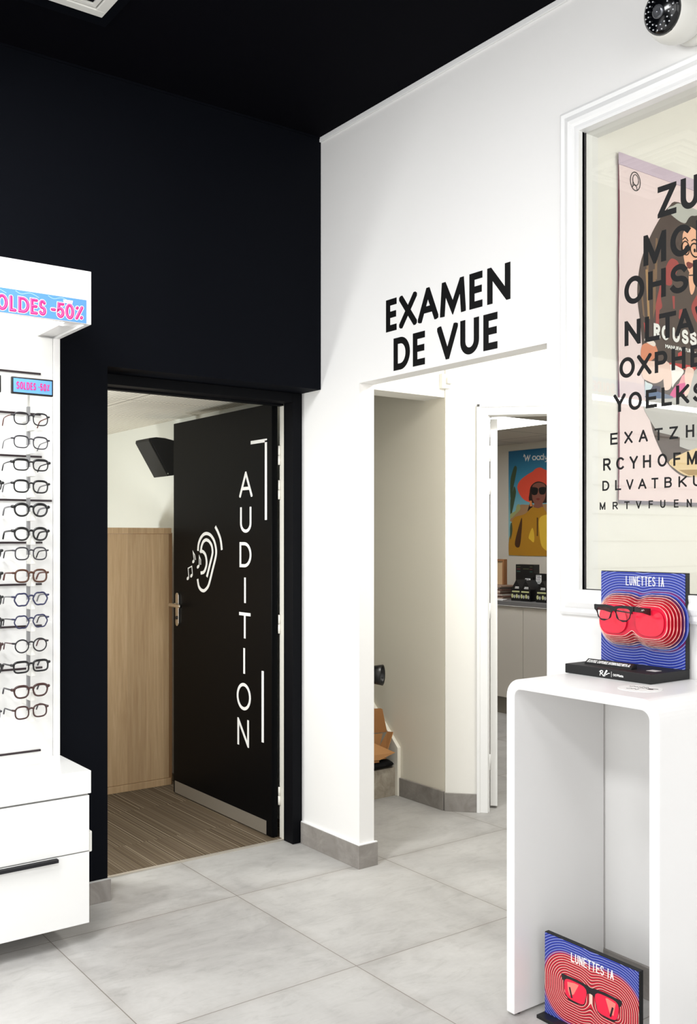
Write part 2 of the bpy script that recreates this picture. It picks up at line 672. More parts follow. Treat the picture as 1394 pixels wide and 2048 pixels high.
def glyph(mb, ch, u0, u1, v0, v1, sw, t0, t1, fr, mi=0, clip=True, rnd=False):
    k = 0
    w, h = u1 - u0, v1 - v0
    for st in G[ch]:
        pts = [(u0 + sw / 2 + x * (w - sw), v0 + sw / 2 + y * (h - sw)) for x, y in st]
        if ch == 'I':
            pts = [((u0 + u1) / 2, p[1]) for p in pts]
        closed = (Vector(pts[0]) - Vector(pts[-1])).length < 1e-6
        for q in stroke_quads(pts, sw, closed, not rnd):
            if clip:
                q = clip_poly(q, min(u0, (u0 + u1) / 2 - sw / 2), max(u1, (u0 + u1) / 2 + sw / 2), v0, v1)
            if len(q) > 2:
                mb.prism(q, t0, t1 + 1.2e-5 * (k % 24), mi, fr)
                k += 1
        if rnd:
            for p in ([] if closed else [pts[0], pts[-1]]):
                mb.prism([(p[0] + sw / 2 * math.cos(a * PI / 6), p[1] + sw / 2 * math.sin(a * PI / 6)) for a in range(12)], t0, t1 - 1.5e-5 * (1 + k % 3), mi, fr)
                k += 1
    return mb


def word(mb, txt, u, v0, v1, wl, gap, sw, t0, t1, fr, mi=0, wide={}, rnd=False):
    for ch in txt:
        if ch == ' ':
            u += wl * 0.55
            continue
        w = wl * wide.get(ch, 1.0)
        glyph(mb, ch, u, u + w, v0, v1, sw, t0, t1, fr, mi, not rnd, rnd)
        u += w + gap
    return u


def line(mb, pts, sw, t0, t1, fr, mi=0, closed=False):
    pts = list(pts)
    if closed:
        pts = pts + [pts[0]]
    for k, q in enumerate(stroke_quads(pts, sw, closed, False)):
        mb.prism(q, t0, t1 + 1.2e-5 * (k % 24), mi, fr)
    return mb


def smooth(pts, n=6, closed=False):
    out = []
    m = len(pts)
    rng = m if closed else m - 1
    for i in range(rng):
        if closed:
            p0, p1, p2, p3 = pts[(i - 1) % m], pts[i], pts[(i + 1) % m], pts[(i + 2) % m]
        else:
            p0, p1, p2, p3 = pts[max(i - 1, 0)], pts[i], pts[i + 1], pts[min(i + 2, m - 1)]
        for k in range(n):
            t = k / n
            out.append(tuple(0.5 * (2 * b + (c - a) * t + (2 * a - 5 * b + 4 * c - d) * t * t + (3 * b - a - 3 * c + d) * t ** 3)
                             for a, b, c, d in zip(p0, p1, p2, p3)))
    if not closed:
        out.append(tuple(pts[-1]))
    return out


def disc(mb, u, v, ru, rv, t0, t1, fr, mi=0, n=16, rot=0.0):
    c, s_ = math.cos(rot), math.sin(rot)
    poly = []
    for k in range(n):
        a, b = ru * math.cos(2 * PI * k / n), rv * math.sin(2 * PI * k / n)
        poly.append((u + a * c - b * s_, v + a * s_ + b * c))
    return mb.prism(poly, t0, t1, mi, fr)


# ================================================================== THE SETTING
XB = 2.53      # face of the white wall
YA = 3.445     # face of the black wall
ZC = 3.176     # shop ceiling

struct('floor', MB().box(-3.0, 7.2, -3.2, 8.0, -0.08, 0.0), FLOOR, 'large pale grey stone-look floor tiles across the shop and corridor', 'floor')
struct('floor', MB().box(-1.2, 2.64, 3.675, 7.2, 0.0, 0.005), CARPET, 'brown striped carpet floor of the room behind the black door', 'carpet')
struct('trim_1', MB().box(1.512, 2.53, 3.662, 3.677, 0.0, 0.006), mat('metal_threshold', '#c9c2b6', 0.4, metal=0.4), 'thin metal strip between the grey tiles and the striped carpet', 'threshold')

b = MB().box(-3.0, 1.512, YA, 3.70, 0, ZC).box(1.512, XB, YA, 3.70, 2.055, ZC)
struct('wall_back', b, BLACKWALL, 'navy black painted wall and bulkhead over the doorway', 'wall')

b = (MB().box(XB, 2.61, 3.171, 3.70, 0, 2.048).box(XB, 2.61, 2.163, 3.70, 2.048, ZC)
     .box(XB, 2.61, 2.017, 2.163, 0, ZC).box(XB, 2.61, 0.95, 2.017, 0, 1.227).box(XB, 2.61, 0.95, 2.017, 2.706, ZC)
     .box(XB, 2.61, -3.2, 0.95, 0, ZC))
struct('wall_right', b, WHITEWALL, 'white painted wall with the corridor opening and the internal window', 'wall')
struct('wall_left', MB().box(-3.1, -3.0, -3.2, 3.7, 0, ZC), WHITEWALL, 'plain white wall on the left of the shop, out of view', 'wall')
struct('wall_front', MB().box(-3.0, 2.61, -3.3, -3.2, 0, ZC), WHITEWALL, 'plain white wall behind the viewer, out of view', 'wall')
struct('ceiling', MB().box(-3.1, 2.61, -3.3, 3.70, ZC, ZC + 0.08), mat_paint('black_ceiling_paint', '#07070c', 0.85, 0.03, 0.04), 'matt black ceiling of the shop', 'ceiling')
struct('trim_2', MB().box(XB - 0.009, XB, -3.2, YA, ZC - 0.021, ZC), TRIMW, 'thin white moulding where the white wall meets the black ceiling', 'trim', 0.002)
struct('trim_3', MB().box(-3.0, XB - 0.01, YA - 0.006, YA, ZC - 0.008, ZC), BLACKWALL, 'thin black bead along the top of the black wall', 'trim')

# grey tile skirtings
struct('baseboard_right', MB().box(XB - 0.012, XB, 3.171, 3.586, 0, 0.098).box(XB - 0.012, 2.622, 3.159, 3.171, 0, 0.098), SKIRT, 'grey tile skirting around the foot of the white wall pier', 'baseboard', 0.0015)
struct('baseboard_right', MB().box(XB - 0.012, XB, -3.2, 2.163, 0, 0.098), SKIRT, 'grey tile skirting under the window, behind the white console', 'baseboard', 0.0015)
struct('baseboard_back', MB().box(-3.0, 1.522, YA - 0.011, YA, 0, 0.082), SKIRT, 'grey tile skirting at the foot of the black wall', 'baseboard', 0.0015)
struct('trim_4', MB().box(XB - 0.011, XB + 0.001, 3.172, 3.584, 0.098, 0.103).box(XB - 0.011, 2.62, 3.16, 3.172, 0.098, 0.103), TRIMW, 'white sealant line on top of the grey skirting of the white pier', 'trim', 0.001)
struct('trim_5', MB().box(-3.0, 1.52, YA - 0.010, YA, 0.082, 0.086), mat('grey_sealant', '#b9b9b7', 0.5), 'pale sealant line on top of the skirting of the black wall', 'trim', 0.001)

# ---- door frame (black) with raw white rebate
fr_ = MB().box(2.478, XB, 3.59, 3.664, 0, 2.055).box(1.512, 1.545, 3.59, 3.664, 0, 2.055).box(1.545, 2.478, 3.59, 3.664, 2.012, 2.055).box(1.545, 2.478, 3.664, 3.70, 2.004, 2.055)
o = fr_.build('trim_6', mat('black_frame_paint', '#08090d', 0.6, spec=0.1), bevel=0.002)
tag(o, 'black painted door frame set back inside the black wall', 'door frame', kind='structure')
struct('trim_7', MB().box(2.480, 2.53, 3.664, 3.70, 0, 2.004), mat('primer_white_frame', '#d9d6cc', 0.55), 'white unpainted rebate of the door frame on the hinge side', 'door frame')

# ---- the audition room
struct('wall_audition_right', MB().box(2.64, 2.70, 3.70, 7.2, 0, 3.0), mat_paint('pale_green_white_paint', '#eff1ea', 0.7), 'pale cream side wall of the room behind the black door', 'wall')
struct('wall_audition_return', MB().box(2.53, 2.64, 3.70, 3.76, 0, 2.09), mat_paint('pale_green_white_paint', '#eceada', 0.7), 'narrow cream return beside the hinges of the black door', 'wall')
struct('wall_audition_back', MB().box(-1.2, 2.64, 7.1, 7.2, 0, 3.0), CREAMWALL, 'cream end wall of the room behind the black door', 'wall')
struct('wall_audition_left', MB().box(-1.3, -1.2, 3.70, 7.2, 0, 3.0), CREAMWALL, 'cream left wall of the room behind the black door, out of view', 'wall')
struct('ceiling', MB().box(-1.2, 2.64, 3.70, 7.1, 2.09, 2.12), mat_ceiling_tile('perforated_ceiling_tile', '#efebdf', '#8f8a7c', 2.071, 4.439, 0.6, 0.024), 'low suspended ceiling of perforated white tiles behind the black door', 'ceiling')

# ---- corridor, stairwell and office shell
R2 = math.sqrt(0.5)


def dg(s, d=0.0):
    """point on the diagonal wall: s along it, d behind its face"""
    return (3.43 + R2 * s + R2 * d, 3.595 - R2 * s + R2 * d)


def diag_box(mb, s0, s1, d0, d1, z0, z1):
    q = [dg(s0, d0), dg(s1, d0), dg(s1, d1), dg(s0, d1)]
    return mb.prism(q, z0, z1)


b = MB()
diag_box(b, 0.0, 0.215, 0, 0.08, 0, 2.5)
diag_box(b, 0.215, 1.045, 0, 0.08, 2.018, 2.5)
diag_box(b, 1.045, 2.03, 0, 0.08, 0, 2.5)
struct('wall_corridor', b, CREAMWALL, 'slanting cream wall of the corridor with the office doorway', 'wall')
struct('wall_stair', MB().box(3.43, 3.50, 3.60, 8.0, 0, 3.0), BEIGEWALL, 'beige wall along the right side of the stairs', 'wall')
struct('wall_header', MB().box(2.61, 3.43, 3.60, 3.75, 2.115, 3.0), CREAMWALL, 'cream header beam above the foot of the stairs', 'wall')
struct('wall_middle', MB().box(2.61, 4.98, 2.02, 2.16, 0, 3.1), CREAMWALL, 'cream partition seen through the internal window', 'wall')
struct('wall_stair_end', MB().box(2.64, 3.5, 7.9, 8.0, 0, 3.2), BEIGEWALL, 'beige end wall of the stairwell, out of view', 'wall')
struct('ceiling', MB().box(2.61, 4.98, 2.16, 3.60, 2.5, 2.54), CREAMWALL, 'cream ceiling of the corridor, out of view', 'ceiling')
struct('ceiling', MB().box(2.61, 3.5, 3.75, 8.0, 3.0, 3.04), CREAMWALL, 'cream ceiling of the stairwell, out of view', 'ceiling')
b = MB().prism([(3.50, 3.64), (4.98, 2.16), (6.40, 2.16), (6.40, 7.0), (3.50, 7.0)], 2.213, 2.24)
struct('ceiling', b, mat_ceiling_tile('office_ceiling_tile', '#c9c3b8', '#4a4640', 5.35, 4.46, 0.6), 'suspended tile ceiling of the office', 'ceiling')
struct('wall_office_back', MB().box(6.314, 6.40, 2.1, 7.0, 0, 2.3), GREYWALL, 'grey white wall of the office behind the counter', 'wall')
struct('wall_office_end', MB().box(3.50, 6.40, 7.0, 7.1, 0, 2.3), GREYWALL, 'grey white end wall of the office, out of view', 'wall')
struct('wall_office_front', MB().box(4.98, 6.40, 2.06, 2.16, 0, 2.3), GREYWALL, 'grey white near wall of the office, out of view', 'wall')
struct('baseboard_stair', MB().box(3.418, 3.43, 3.60, 3.955, 0, 0.098), SKIRT, 'grey tile skirting along the beige stair wall', 'baseboard', 0.0015)
b = MB()
diag_box(b, -0.003, 0.158, -0.012, 0.0, 0, 0.092)
struct('baseboard_corridor', b, SKIRT, 'short grey tile skirting left of the office doorway', 'baseboard', 0.0015)
b = MB()
diag_box(b, 0.158, 0.215, -0.012, 0.0, 0, 2.075)
diag_box(b, 0.158, 0.175, -0.018, -0.012, 0, 2.075)
diag_box(b, 0.215, 1.045, -0.012, 0.0, 2.018, 2.075)
diag_box(b, 0.158, 1.10, -0.018, -0.012, 2.058, 2.075)
diag_box(b, 1.045, 1.102, -0.012, 0.0, 0, 2.075)
diag_box(b, 0.215, 0.222, 0.0, 0.08, 0, 2.018)
struct('trim_8', b, TRIMW, 'white moulded frame of the office doorway', 'door frame', 0.002)
b = MB()
q = [dg(0.228, 0.085), dg(0.264, 0.085), dg(0.264, 0.90), dg(0.228, 0.90)]
b.prism(q, 0.012, 2.01)
o = b.build('door_2', TRIMW, org=(dg(0.228, 0.085)[0], dg(0.228, 0.085)[1], 0), bevel=0.002)
tag(o, 'white office door standing open beyond the corridor, seen edge on', 'door', kind='structure')
for z in (1.83, 1.66, 1.02, 0.24):
    hb = MB()
    hb.tube([(*dg(0.224, 0.076), z - 0.04), (*dg(0.224, 0.076), z + 0.04)], 0.007, 10)
    hb.build('hinge', TRIMW, o, tuple(o.location))

# exam room behind the window
struct('wall_exam_far', MB().box(4.98, 5.05, -1.6, 2.16, 0, 3.1), CREAMWALL, 'cream far wall of the exam room, out of view', 'wall')
struct('wall_exam_near', MB().box(2.61, 4.98, -1.7, -1.6, 0, 3.1), CREAMWALL, 'cream near wall of the exam room, out of view', 'wall')
struct('ceiling', MB().box(2.61, 5.05, -1.7, 2.02, 3.0, 3.04), CREAMWALL, 'cream ceiling of the exam room, out of view', 'ceiling')

# ---- internal window: moulded frame, glass
WY0, WY1, WZ0, WZ1 = 0.95, 2.017, 1.227, 2.706
prof = [(0.083, 0.0), (0.083, 0.010), (0.074, 0.015), (0.062, 0.012), (0.056, 0.016), (0.042, 0.022), (0.030, 0.020), (0.022, 0.015), (0.010, 0.018), (0.0, 0.018), (0.0, -0.012)]
b = MB()
vs, fs = [], []
for off, h in prof:
    for (y, z) in ((WY1 + off, WZ0 - off), (WY0 - off, WZ0 - off), (WY0 - off, WZ1 + off), (WY1 + off, WZ1 + off)):
        vs.append((XB - h, y, z))
for i in range(len(prof) - 1):
    for k in range(4):
        l = (k + 1) % 4
        fs.append((i * 4 + k, i * 4 + l, (i + 1) * 4 + l, (i + 1) * 4 + k))
b.add(vs, fs)
win = thing('window_1', 'internal window with white moulded frame in the white wall', 'window', (XB, 1.48, 1.15))
win['kind'] = 'structure'
part(b, 'window_frame', TRIMW, win)
part(MB().box(2.546, 2.552, WY0, WY1, WZ0, WZ1), 'window_pane', PANE, win)
part(MB().box(2.543, 2.546, WY1 - 0.003, WY1, WZ0, WZ1).box(2.543, 2.546, WY0, WY1, WZ0, WZ0 + 0.002), 'glazing_seal', BLACKM, win)

# ================================================================== EYE CHART ON THE GLASS
ROWS = [
    (2.45, 2.356, [('Z', 1.751, 1.688), ('U', 1.674, 1.614)]),
    (2.316, 2.223, [('m', 1.8, 1.722), ('C', 1.708, 1.639), ('E', 1.624, 1.57)]),
    (2.202, 2.116, [('O', 1.869, 1.797), ('H', 1.784, 1.723), ('S', 1.709, 1.649), ('U', 1.634, 1.576)]),
    (2.067, 1.99, [('N', 1.868, 1.81), ('L', 1.795, 1.744), ('T', 1.746, 1.689), ('A', 1.692, 1.63), ('V', 1.627, 1.571)]),
    (1.955, 1.891, [('O', 1.887, 1.831), ('X', 1.823, 1.772), ('P', 1.761, 1.718), ('H', 1.704, 1.658), ('E', 1.642, 1.602)]),
    (1.844, 1.788, [('Y', 1.909, 1.864), ('O', 1.854, 1.806), ('E', 1.792, 1.754), ('L', 1.738, 1.703), ('K', 1.689, 1.646), ('S', 1.634, 1.596)]),
    (1.724, 1.687, [('E', 1.921, 1.894), ('X', 1.869, 1.839), ('A', 1.817, 1.785), ('T', 1.762, 1.734), ('Z', 1.711, 1.683), ('H', 1.657, 1.63)]),
    (1.646, 1.607, [('R', 1.948, 1.919), ('C', 1.899, 1.869), ('Y', 1.85, 1.82), ('H', 1.802, 1.774), ('O', 1.751, 1.719), ('F', 1.698, 1.674), ('m', 1.653, 1.621)]),
    (1.575, 1.543, [('D', 1.951, 1.925), ('L', 1.903, 1.881), ('V', 1.862, 1.836), ('A', 1.819, 1.79), ('T', 1.772, 1.749), ('B', 1.728, 1.703), ('K', 1.681, 1.654), ('U', 1.634, 1.608)]),
    (1.507, 1.483, [('m', 1.961, 1.94), ('R', 1.912, 1.893), ('T', 1.869, 1.85), ('V', 1.827, 1.808), ('F', 1.782, 1.767), ('U', 1.742, 1.725), ('E', 1.696, 1.681), ('N', 1.654, 1.638)]),
]
chart = thing('eye_chart', 'black letters of an eye test chart stuck on the window glass', 'eye chart', (2.5455, 1.62, 1.48))
for zt, zb, L in ROWS:
    h = zt - zb
    for ch, ya, yb in L:
        part(glyph(MB(), ch, -ya, -yb, zb, zt, h * (0.185 if h > 0.05 else 0.165), 0.0002, 0.0008, FX(2.546, 0, 0)), 'letter', VINYLB, chart)

# ================================================================== WALL LETTERING
sign = thing('wall_lettering', 'black EXAMEN DE VUE lettering on the white wall above the corridor opening', 'sign', (XB, 2.66, 2.06))
for ch, ya, yb in [('E', 2.996, 2.931), ('X', 2.915, 2.81), ('A', 2.804, 2.689), ('M', 2.679, 2.543), ('E', 2.524, 2.459), ('N', 2.435, 2.325)]:
    part(glyph(MB(), ch, -ya, -yb, 2.230, 2.360, 0.0255, 0.0, 0.0012, FX(XB, 0, 0)), 'letter', VINYLB, sign)
for ch, ya, yb in [('D', 2.949, 2.851), ('E', 2.833, 2.764), ('V', 2.695, 2.584), ('U', 2.571, 2.476), ('E', 2.454, 2.386)]:
    part(glyph(MB(), ch, -ya, -yb, 2.067, 2.197, 0.0255, 0.0, 0.0012, FX(XB, 0, 0)), 'letter', VINYLB, sign)

# ================================================================== THE BLACK DOOR
XD = 2.44
door = thing('door_1', 'black door standing open with white AUDITION lettering and an ear symbol', 'door', (2.47, 3.70, 0))
door['kind'] = 'structure'
part(MB().box(XD, 2.472, 3.705, 4.680, 0.010, 2.018), 'door_leaf', BLACKDOOR, door, 0.002)
part(MB().box(XD - 0.0015, XD, 3.751, 4.663, 0.012, 0.076), 'kick_plate', STEEL, door, label='brushed steel kick plate')
for ch, ya, yb, zt, zb in [('A', 3.993, 3.873, 1.715, 1.591), ('U', 3.985, 3.882, 1.544, 1.42), ('D', 3.99, 3.882, 1.375, 1.253), ('I', 3.95, 3.93, 1.204, 1.081), ('T', 3.994, 3.89, 1.035, 0.91), ('I', 3.958, 3.937, 0.863, 0.739), ('O', 4.016, 3.887, 0.694, 0.562), ('N', 4.01, 3.904, 0.520, 0.388)]:
    part(glyph(MB(), ch, -ya, -yb, zb, zt, 0.0155, 0.0, 0.0008, FX(XD, 0, 0)), 'letter', VINYLW, door, label='white letter %s of the word AUDITION' % ch)
b = MB()
b.prism([(-3.888, 1.842), (-3.746, 1.842), (-3.746, 1.858), (-3.888, 1.858)], 0, 0.0008, 0, FX(XD, 0, 0))
b.prism([(-3.764, 1.479), (-3.746, 1.479), (-3.746, 1.850), (-3.764, 1.850)], 0, 0.0008, 0, FX(XD, 0, 0))
part(b, 'corner_line', VINYLW, door)
b = MB().prism([(-3.792, 0.436), (-3.773, 0.436), (-3.773, 0.771), (-3.792, 0.771)], 0, 0.0008, 0, FX(XD, 0, 0))
part(b, 'corner_line', VINYLW, door)
EAR = [[(4.406, 1.328), (4.399, 1.364), (4.377, 1.394), (4.346, 1.413), (4.312, 1.418), (4.273, 1.409), (4.239, 1.383), (4.22, 1.347), (4.217, 1.318), (4.226, 1.289), (4.252, 1.235), (4.281, 1.175), (4.299, 1.147), (4.325, 1.129), (4.348, 1.122), (4.377, 1.128), (4.399, 1.147), (4.41, 1.181)],
       [(4.381, 1.319), (4.373, 1.334), (4.368, 1.351), (4.351, 1.374), (4.329, 1.384), (4.312, 1.385), (4.286, 1.377), (4.262, 1.356), (4.253, 1.328), (4.258, 1.305), (4.277, 1.266), (4.312, 1.195)],
       [(4.381, 1.325), (4.355, 1.325), (4.329, 1.31), (4.316, 1.283), (4.316, 1.257), (4.329, 1.233), (4.346, 1.218), (4.377, 1.213)],
       [(4.226, 1.453), (4.197, 1.423), (4.172, 1.385), (4.16, 1.335)]]
b = MB()
for l in EAR:
    line(b, smooth([(-y, z) for y, z in l], 6), 0.0165, 0, 0.0008, FX(XD, 0, 0))
part(b, 'ear_symbol', VINYLW, door)
for st, hd in [([(4.446, 1.276), (4.459, 1.322), (4.441, 1.306), (4.431, 1.281)], [(4.455, 1.272)]),
               ([(4.393, 1.248), (4.392, 1.300), (4.377, 1.282), (4.377, 1.256)], [(4.405, 1.245)]),
               ([(4.505, 1.184), (4.514, 1.234), (4.473, 1.246), (4.465, 1.199)], [(4.516, 1.181), (4.477, 1.196)])]:
    b = MB()
    line(b, [(-y, z) for y, z in st], 0.006, 0, 0.0008, FX(XD, 0, 0))
    for y, z in hd:
        disc(b, -y, z, 0.0135, 0.0085, 0, 0.0008, FX(XD, 0, 0), rot=0.5)
    part(b, 'music_note', VINYLW, door)
b = MB().prism([(-4.628 + 0.017 * math.cos(a), 1.083 + 0.017 * math.sin(a)) for a in [PI * k / 8 for k in range(9)]] + [(-4.628 + 0.017 * math.cos(a), 0.936 + 0.017 * math.sin(a)) for a in [PI + PI * k / 8 for k in range(9)]], 0, 0.008, 0, FX(XD, 0, 0))
hp = part(b, 'handle_plate', NICKEL, door, 0.002, label='satin nickel door handle plate')
b = MB().tube([(XD - 0.006, 4.628, 1.036), (XD - 0.05, 4.628, 1.036)], 0.009, 12)
b.tube(smooth([(XD - 0.042, 4.622, 1.036), (XD - 0.05, 4.63, 1.036), (XD - 0.053, 4.60, 1.036), (XD - 0.052, 4.53, 1.034), (XD - 0.048, 4.51, 1.033)][1:], 4), 0.0095, 12)
part(b, 'lever', NICKEL, hp)
b = MB().lathe([(0.009, 0), (0.009, 0.004), (0.0, 0.004)], 16, 0, FX(XD - 0.008, 4.628, 0.965))
b.box(-0.0015, 0.0015, -0.012, 0.0, 0.003, 0.0046, 0, FX(XD - 0.008, 4.628, 0.965))
part(b, 'key_cylinder', mat('dark_lock', '#3b3733', 0.4, metal=0.8), hp)
for z0, z1 in ((1.734, 1.822), (1.574, 1.662), (0.952, 1.038), (0.158, 0.240)):
    b = MB().tube([(2.4765, 3.697, z0), (2.4765, 3.697, (z0 + z1) / 2 - 0.001)], 0.0065, 12)
    b.tube([(2.4765, 3.697, (z0 + z1) / 2 + 0.001), (2.4765, 3.697, z1)], 0.0055, 12)
    b.box(2.4765, 2.4815, 3.694, 3.700, z0, z1)
    part(b, 'hinge', mat('white_hinge', '#efece2', 0.4), door, label='white hinge')

# ================================================================== CONTENT OF THE AUDITION ROOM
cab = thing('oak_cabinet', 'tall light oak cabinet with its plain back to the doorway, beside the open black door', 'cabinet', (2.0, 5.05, 0.005))
part(MB().box(1.50, 2.500, 4.850, 4.866, 0.045, 1.418), 'front_panel', OAK, cab, 0.001)
part(MB().box(1.49, 2.512, 4.842, 5.30, 1.420, 1.452), 'top_board', OAK, cab, 0.0015)
part(MB().box(1.49, 2.512, 4.846, 5.30, 0.005, 0.043), 'bottom_board', OAK, cab, 0.0015)
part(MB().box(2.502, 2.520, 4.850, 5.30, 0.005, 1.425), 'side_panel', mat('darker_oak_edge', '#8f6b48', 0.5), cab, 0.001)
part(MB().box(1.49, 1.499, 4.850, 5.30, 0.043, 1.42), 'side_panel', OAK, cab, 0.001)

spk = thing('wall_speaker', 'black wedge-shaped loudspeaker above the oak cabinet, half behind the open door', 'speaker', (2.60, 4.98, 1.86))
# side profile of the wedge (u = -x from wall, v = z), extruded along y
pr = [(0.285, 0.075), (0.297, 0.098), (0.24, 0.106), (0.17, 0.104), (0.09, 0.092), (0.04, 0.06), (0.03, -0.02), (0.06, -0.07), (0.10, -0.106), (0.145, -0.110)]
b = MB().prism(pr, 0.0, 0.17, 0, lambda u, v, w: (2.64 - u * 0.8, 4.90 + w, 1.86 + v))
part(b, 'cabinet_body', BLACKM, spk, 0.006)
b = MB().prism([(0.285, 0.075), (0.30, 0.098), (0.303, 0.080), (0.155, -0.113), (0.145, -0.110)], -0.002, 0.172, 0, lambda u, v, w: (2.64 - u * 0.8, 4.90 + w, 1.86 + v))
part(b, 'grille', mat('speaker_grille', '#1a1a17', 0.7), spk, 0.003)
part(MB().box(2.60, 2.64, 4.95, 5.02, 1.82, 1.90), 'wall_bracket', BLACKM, spk)
b = MB().lathe([(0.004, 0), (0.004, 0.002), (0, 0.002)], 12, 0, FAX((2.517, 4.897, 1.762), (0, -1, 0)))
part(b, 'indicator', mat('speaker_badge', '#a5a59c', 0.4), spk)

# ================================================================== STAIRS + THINGS ON THEM
b = MB()
for k in range(8):
    y = 3.96 + 0.25 * k
    b.box(2.70, 3.408, y, y + 0.25 + (0.0 if k < 7 else 1.0), 0.0, 0.17 * (k + 1) - 0.017)
struct('stairs', b, STEP, 'grey brown stone-look stairs going up behind the white pier', 'stairs', 0.002)
b = MB()
pts = [(3.945, 0.0), (3.945, 0.258), (3.99, 0.30)]
y = 3.945
b.prism([(3.94, 0), (3.94, 0.262), (5.2, 0.262 + 1.26 * 0.95), (5.2, 0.10 + 1.26 * 0.68), (3.975, 0.0)], 0, 0.022, 0, lambda u, v, w: (3.43 - w, u, v))
struct('trim_9', b, mat('white_stringer_paint', '#f3efe2', 0.55), 'white painted stringer along the right side of the stairs', 'stair stringer', 0.002)

bag = thing('black_cushion', 'black folded padded bag lying on the bottom stair under a cardboard box', 'bag', (3.2, 4.05, 0.153))
b = MB()
n = 30
prof = []
rings = []
for i in range(n + 1):
    x = 2.80 + (3.405 - 2.80) * i / n
    e = math.sqrt(max(0.0, 1 - ((x - 3.33) / 0.078) ** 2)) if x > 3.33 else 1.0
    e = max(e, 0.15)
    h = 0.027 * (0.45 + 0.55 * e) * (1 + 0.06 * math.sin(i * 1.7))
    rings.append([(x, 4.05 + 0.115 * (0.6 + 0.4 * e) * math.cos(a), 0.153 + h + h * math.sin(a)) for a in [2 * PI * k / 12 for k in range(12)]])
vs = [p for r in rings for p in r]
fs = [(i * 12 + k, i * 12 + (k + 1) % 12, (i + 1) * 12 + (k + 1) % 12, (i + 1) * 12 + k) for i in range(n) for k in range(12)]
fs += [tuple(range(12)), tuple(range(n * 12, n * 12 + 12))]
b.add(vs, fs, 0, True)
part(b, 'padded_body', mat('black_fabric', '#08080a', 0.85, spec=0.2), bag)
b = MB().tube(smooth([(2.85, 3.936, 0.180), (3.1, 3.934, 0.181), (3.3, 3.936, 0.180), (3.37, 3.965, 0.178)], 5), 0.004, 8)
part(b, 'seam', mat('black_fabric', '#08080a', 0.85), bag)

cb = thing('cardboard_box', 'opened brown cardboard box with raised flaps on the stairs', 'box', (3.2, 4.12, 0.215))
T = 0.004


def sheet(mb, quad, t=T, mi=0):
    """thin slab from a 3-D polygon"""
    q = [Vector(p) for p in quad]
    n = len(q)
    nrm = (q[1] - q[0]).cross(q[-1] - q[0]).normalized() * t
    vs = [tuple(p) for p in q] + [tuple(p + nrm) for p in q]
    return mb.add(vs, [tuple(range(n)), tuple(range(n, 2 * n))[::-1]] + [(i, n + i, n + (i + 1) % n, (i + 1) % n) for i in range(n)], mi)


part(sheet(MB(), [(2.92, 4.035, 0.222), (3.345, 4.035, 0.222), (3.375, 4.03, 0.330), (2.92, 4.03, 0.352)]), 'back_side', CARD, cb)
part(sheet(MB(), [(2.92, 4.032, 0.356), (3.405, 4.028, 0.334), (3.398, 4.028, 0.36), (3.372, 4.028, 0.462), (3.36, 4.028, 0.468), (2.92, 4.032, 0.49)]), 'flap', CARDIN, cb, label='raised back flap, darker brown inside')
part(sheet(MB(), [(3.325, 3.945, 0.222), (3.330, 4.03, 0.225), (3.402, 4.02, 0.338), (3.396, 3.965, 0.345)]), 'flap', CARD, cb)
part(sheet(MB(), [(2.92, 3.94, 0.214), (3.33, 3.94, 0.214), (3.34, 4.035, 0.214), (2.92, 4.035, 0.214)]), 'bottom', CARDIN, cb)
part(sheet(MB(), [(2.92, 3.935, 0.252), (3.276, 3.940, 0.210), (3.392, 3.945, 0.236), (3.270, 3.975, 0.296), (2.92, 3.975, 0.32)]), 'flap', CARD, cb, label='front flap folded down')
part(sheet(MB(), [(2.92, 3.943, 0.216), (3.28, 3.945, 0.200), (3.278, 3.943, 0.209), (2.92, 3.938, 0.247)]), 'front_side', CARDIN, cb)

lamp = thing('studio_lamp', 'black flared lamp head pointing right beside the stairs, half hidden by the white pier', 'lamp', (3.02, 3.70, 0.0))
ax = Vector((0.60, -0.80, 0.01)).normalized()
c0 = Vector((3.215, 3.835, 0.683))
fr = FAX(c0, ax)
b = MB().lathe([(0.040, -0.20), (0.044, -0.195), (0.044, -0.08), (0.049, -0.035), (0.0545, 0.0), (0.052, 0.001), (0.049, -0.01), (0.040, -0.07), (0.0, -0.075)], 28, 0, fr)
part(b, 'lamp_head', BLACKP, lamp)
b = MB().lathe([(0.0, -0.073), (0.03, -0.071), (0.039, -0.066), (0.0, -0.064)], 24, 0, fr)
part(b, 'reflector', mat('lamp_reflector', '#8a8880', 0.3, metal=0.8), lamp)
e = c0 - ax * 0.06
part(MB().tube([(e.x, e.y, 0.60), (e.x, e.y, 0.645)], 0.012, 10), 'swivel', BLACKP, lamp)
part(MB().tube([(3.06, 3.83, 0.012), (3.06, 3.83, 0.40), (e.x, e.y, 0.61)], 0.009, 10), 'pole', BLACKP, lamp)
part(MB().lathe([(0.0, 0.0), (0.09, 0.0), (0.09, 0.006), (0.03, 0.013), (0.0, 0.014)], 24, 0, lambda u, v, w: (3.06 + u * 0.5, 3.83 + v * 0.5, w)), 'base', BLACKP, lamp)

wb = thing('wall_box', 'small white electrical box high on the wall above the stairs', 'electrical box', (3.437, 3.60, 2.19))
part(MB().box(3.392, 3.462, 3.576, 3.60, 2.158, 2.232), 'cover', PLASTW, wb, 0.003)
part(MB().box(3.415, 3.448, 3.560, 3.576, 2.182, 2.212), 'knob', PLASTW, wb, 0.003)

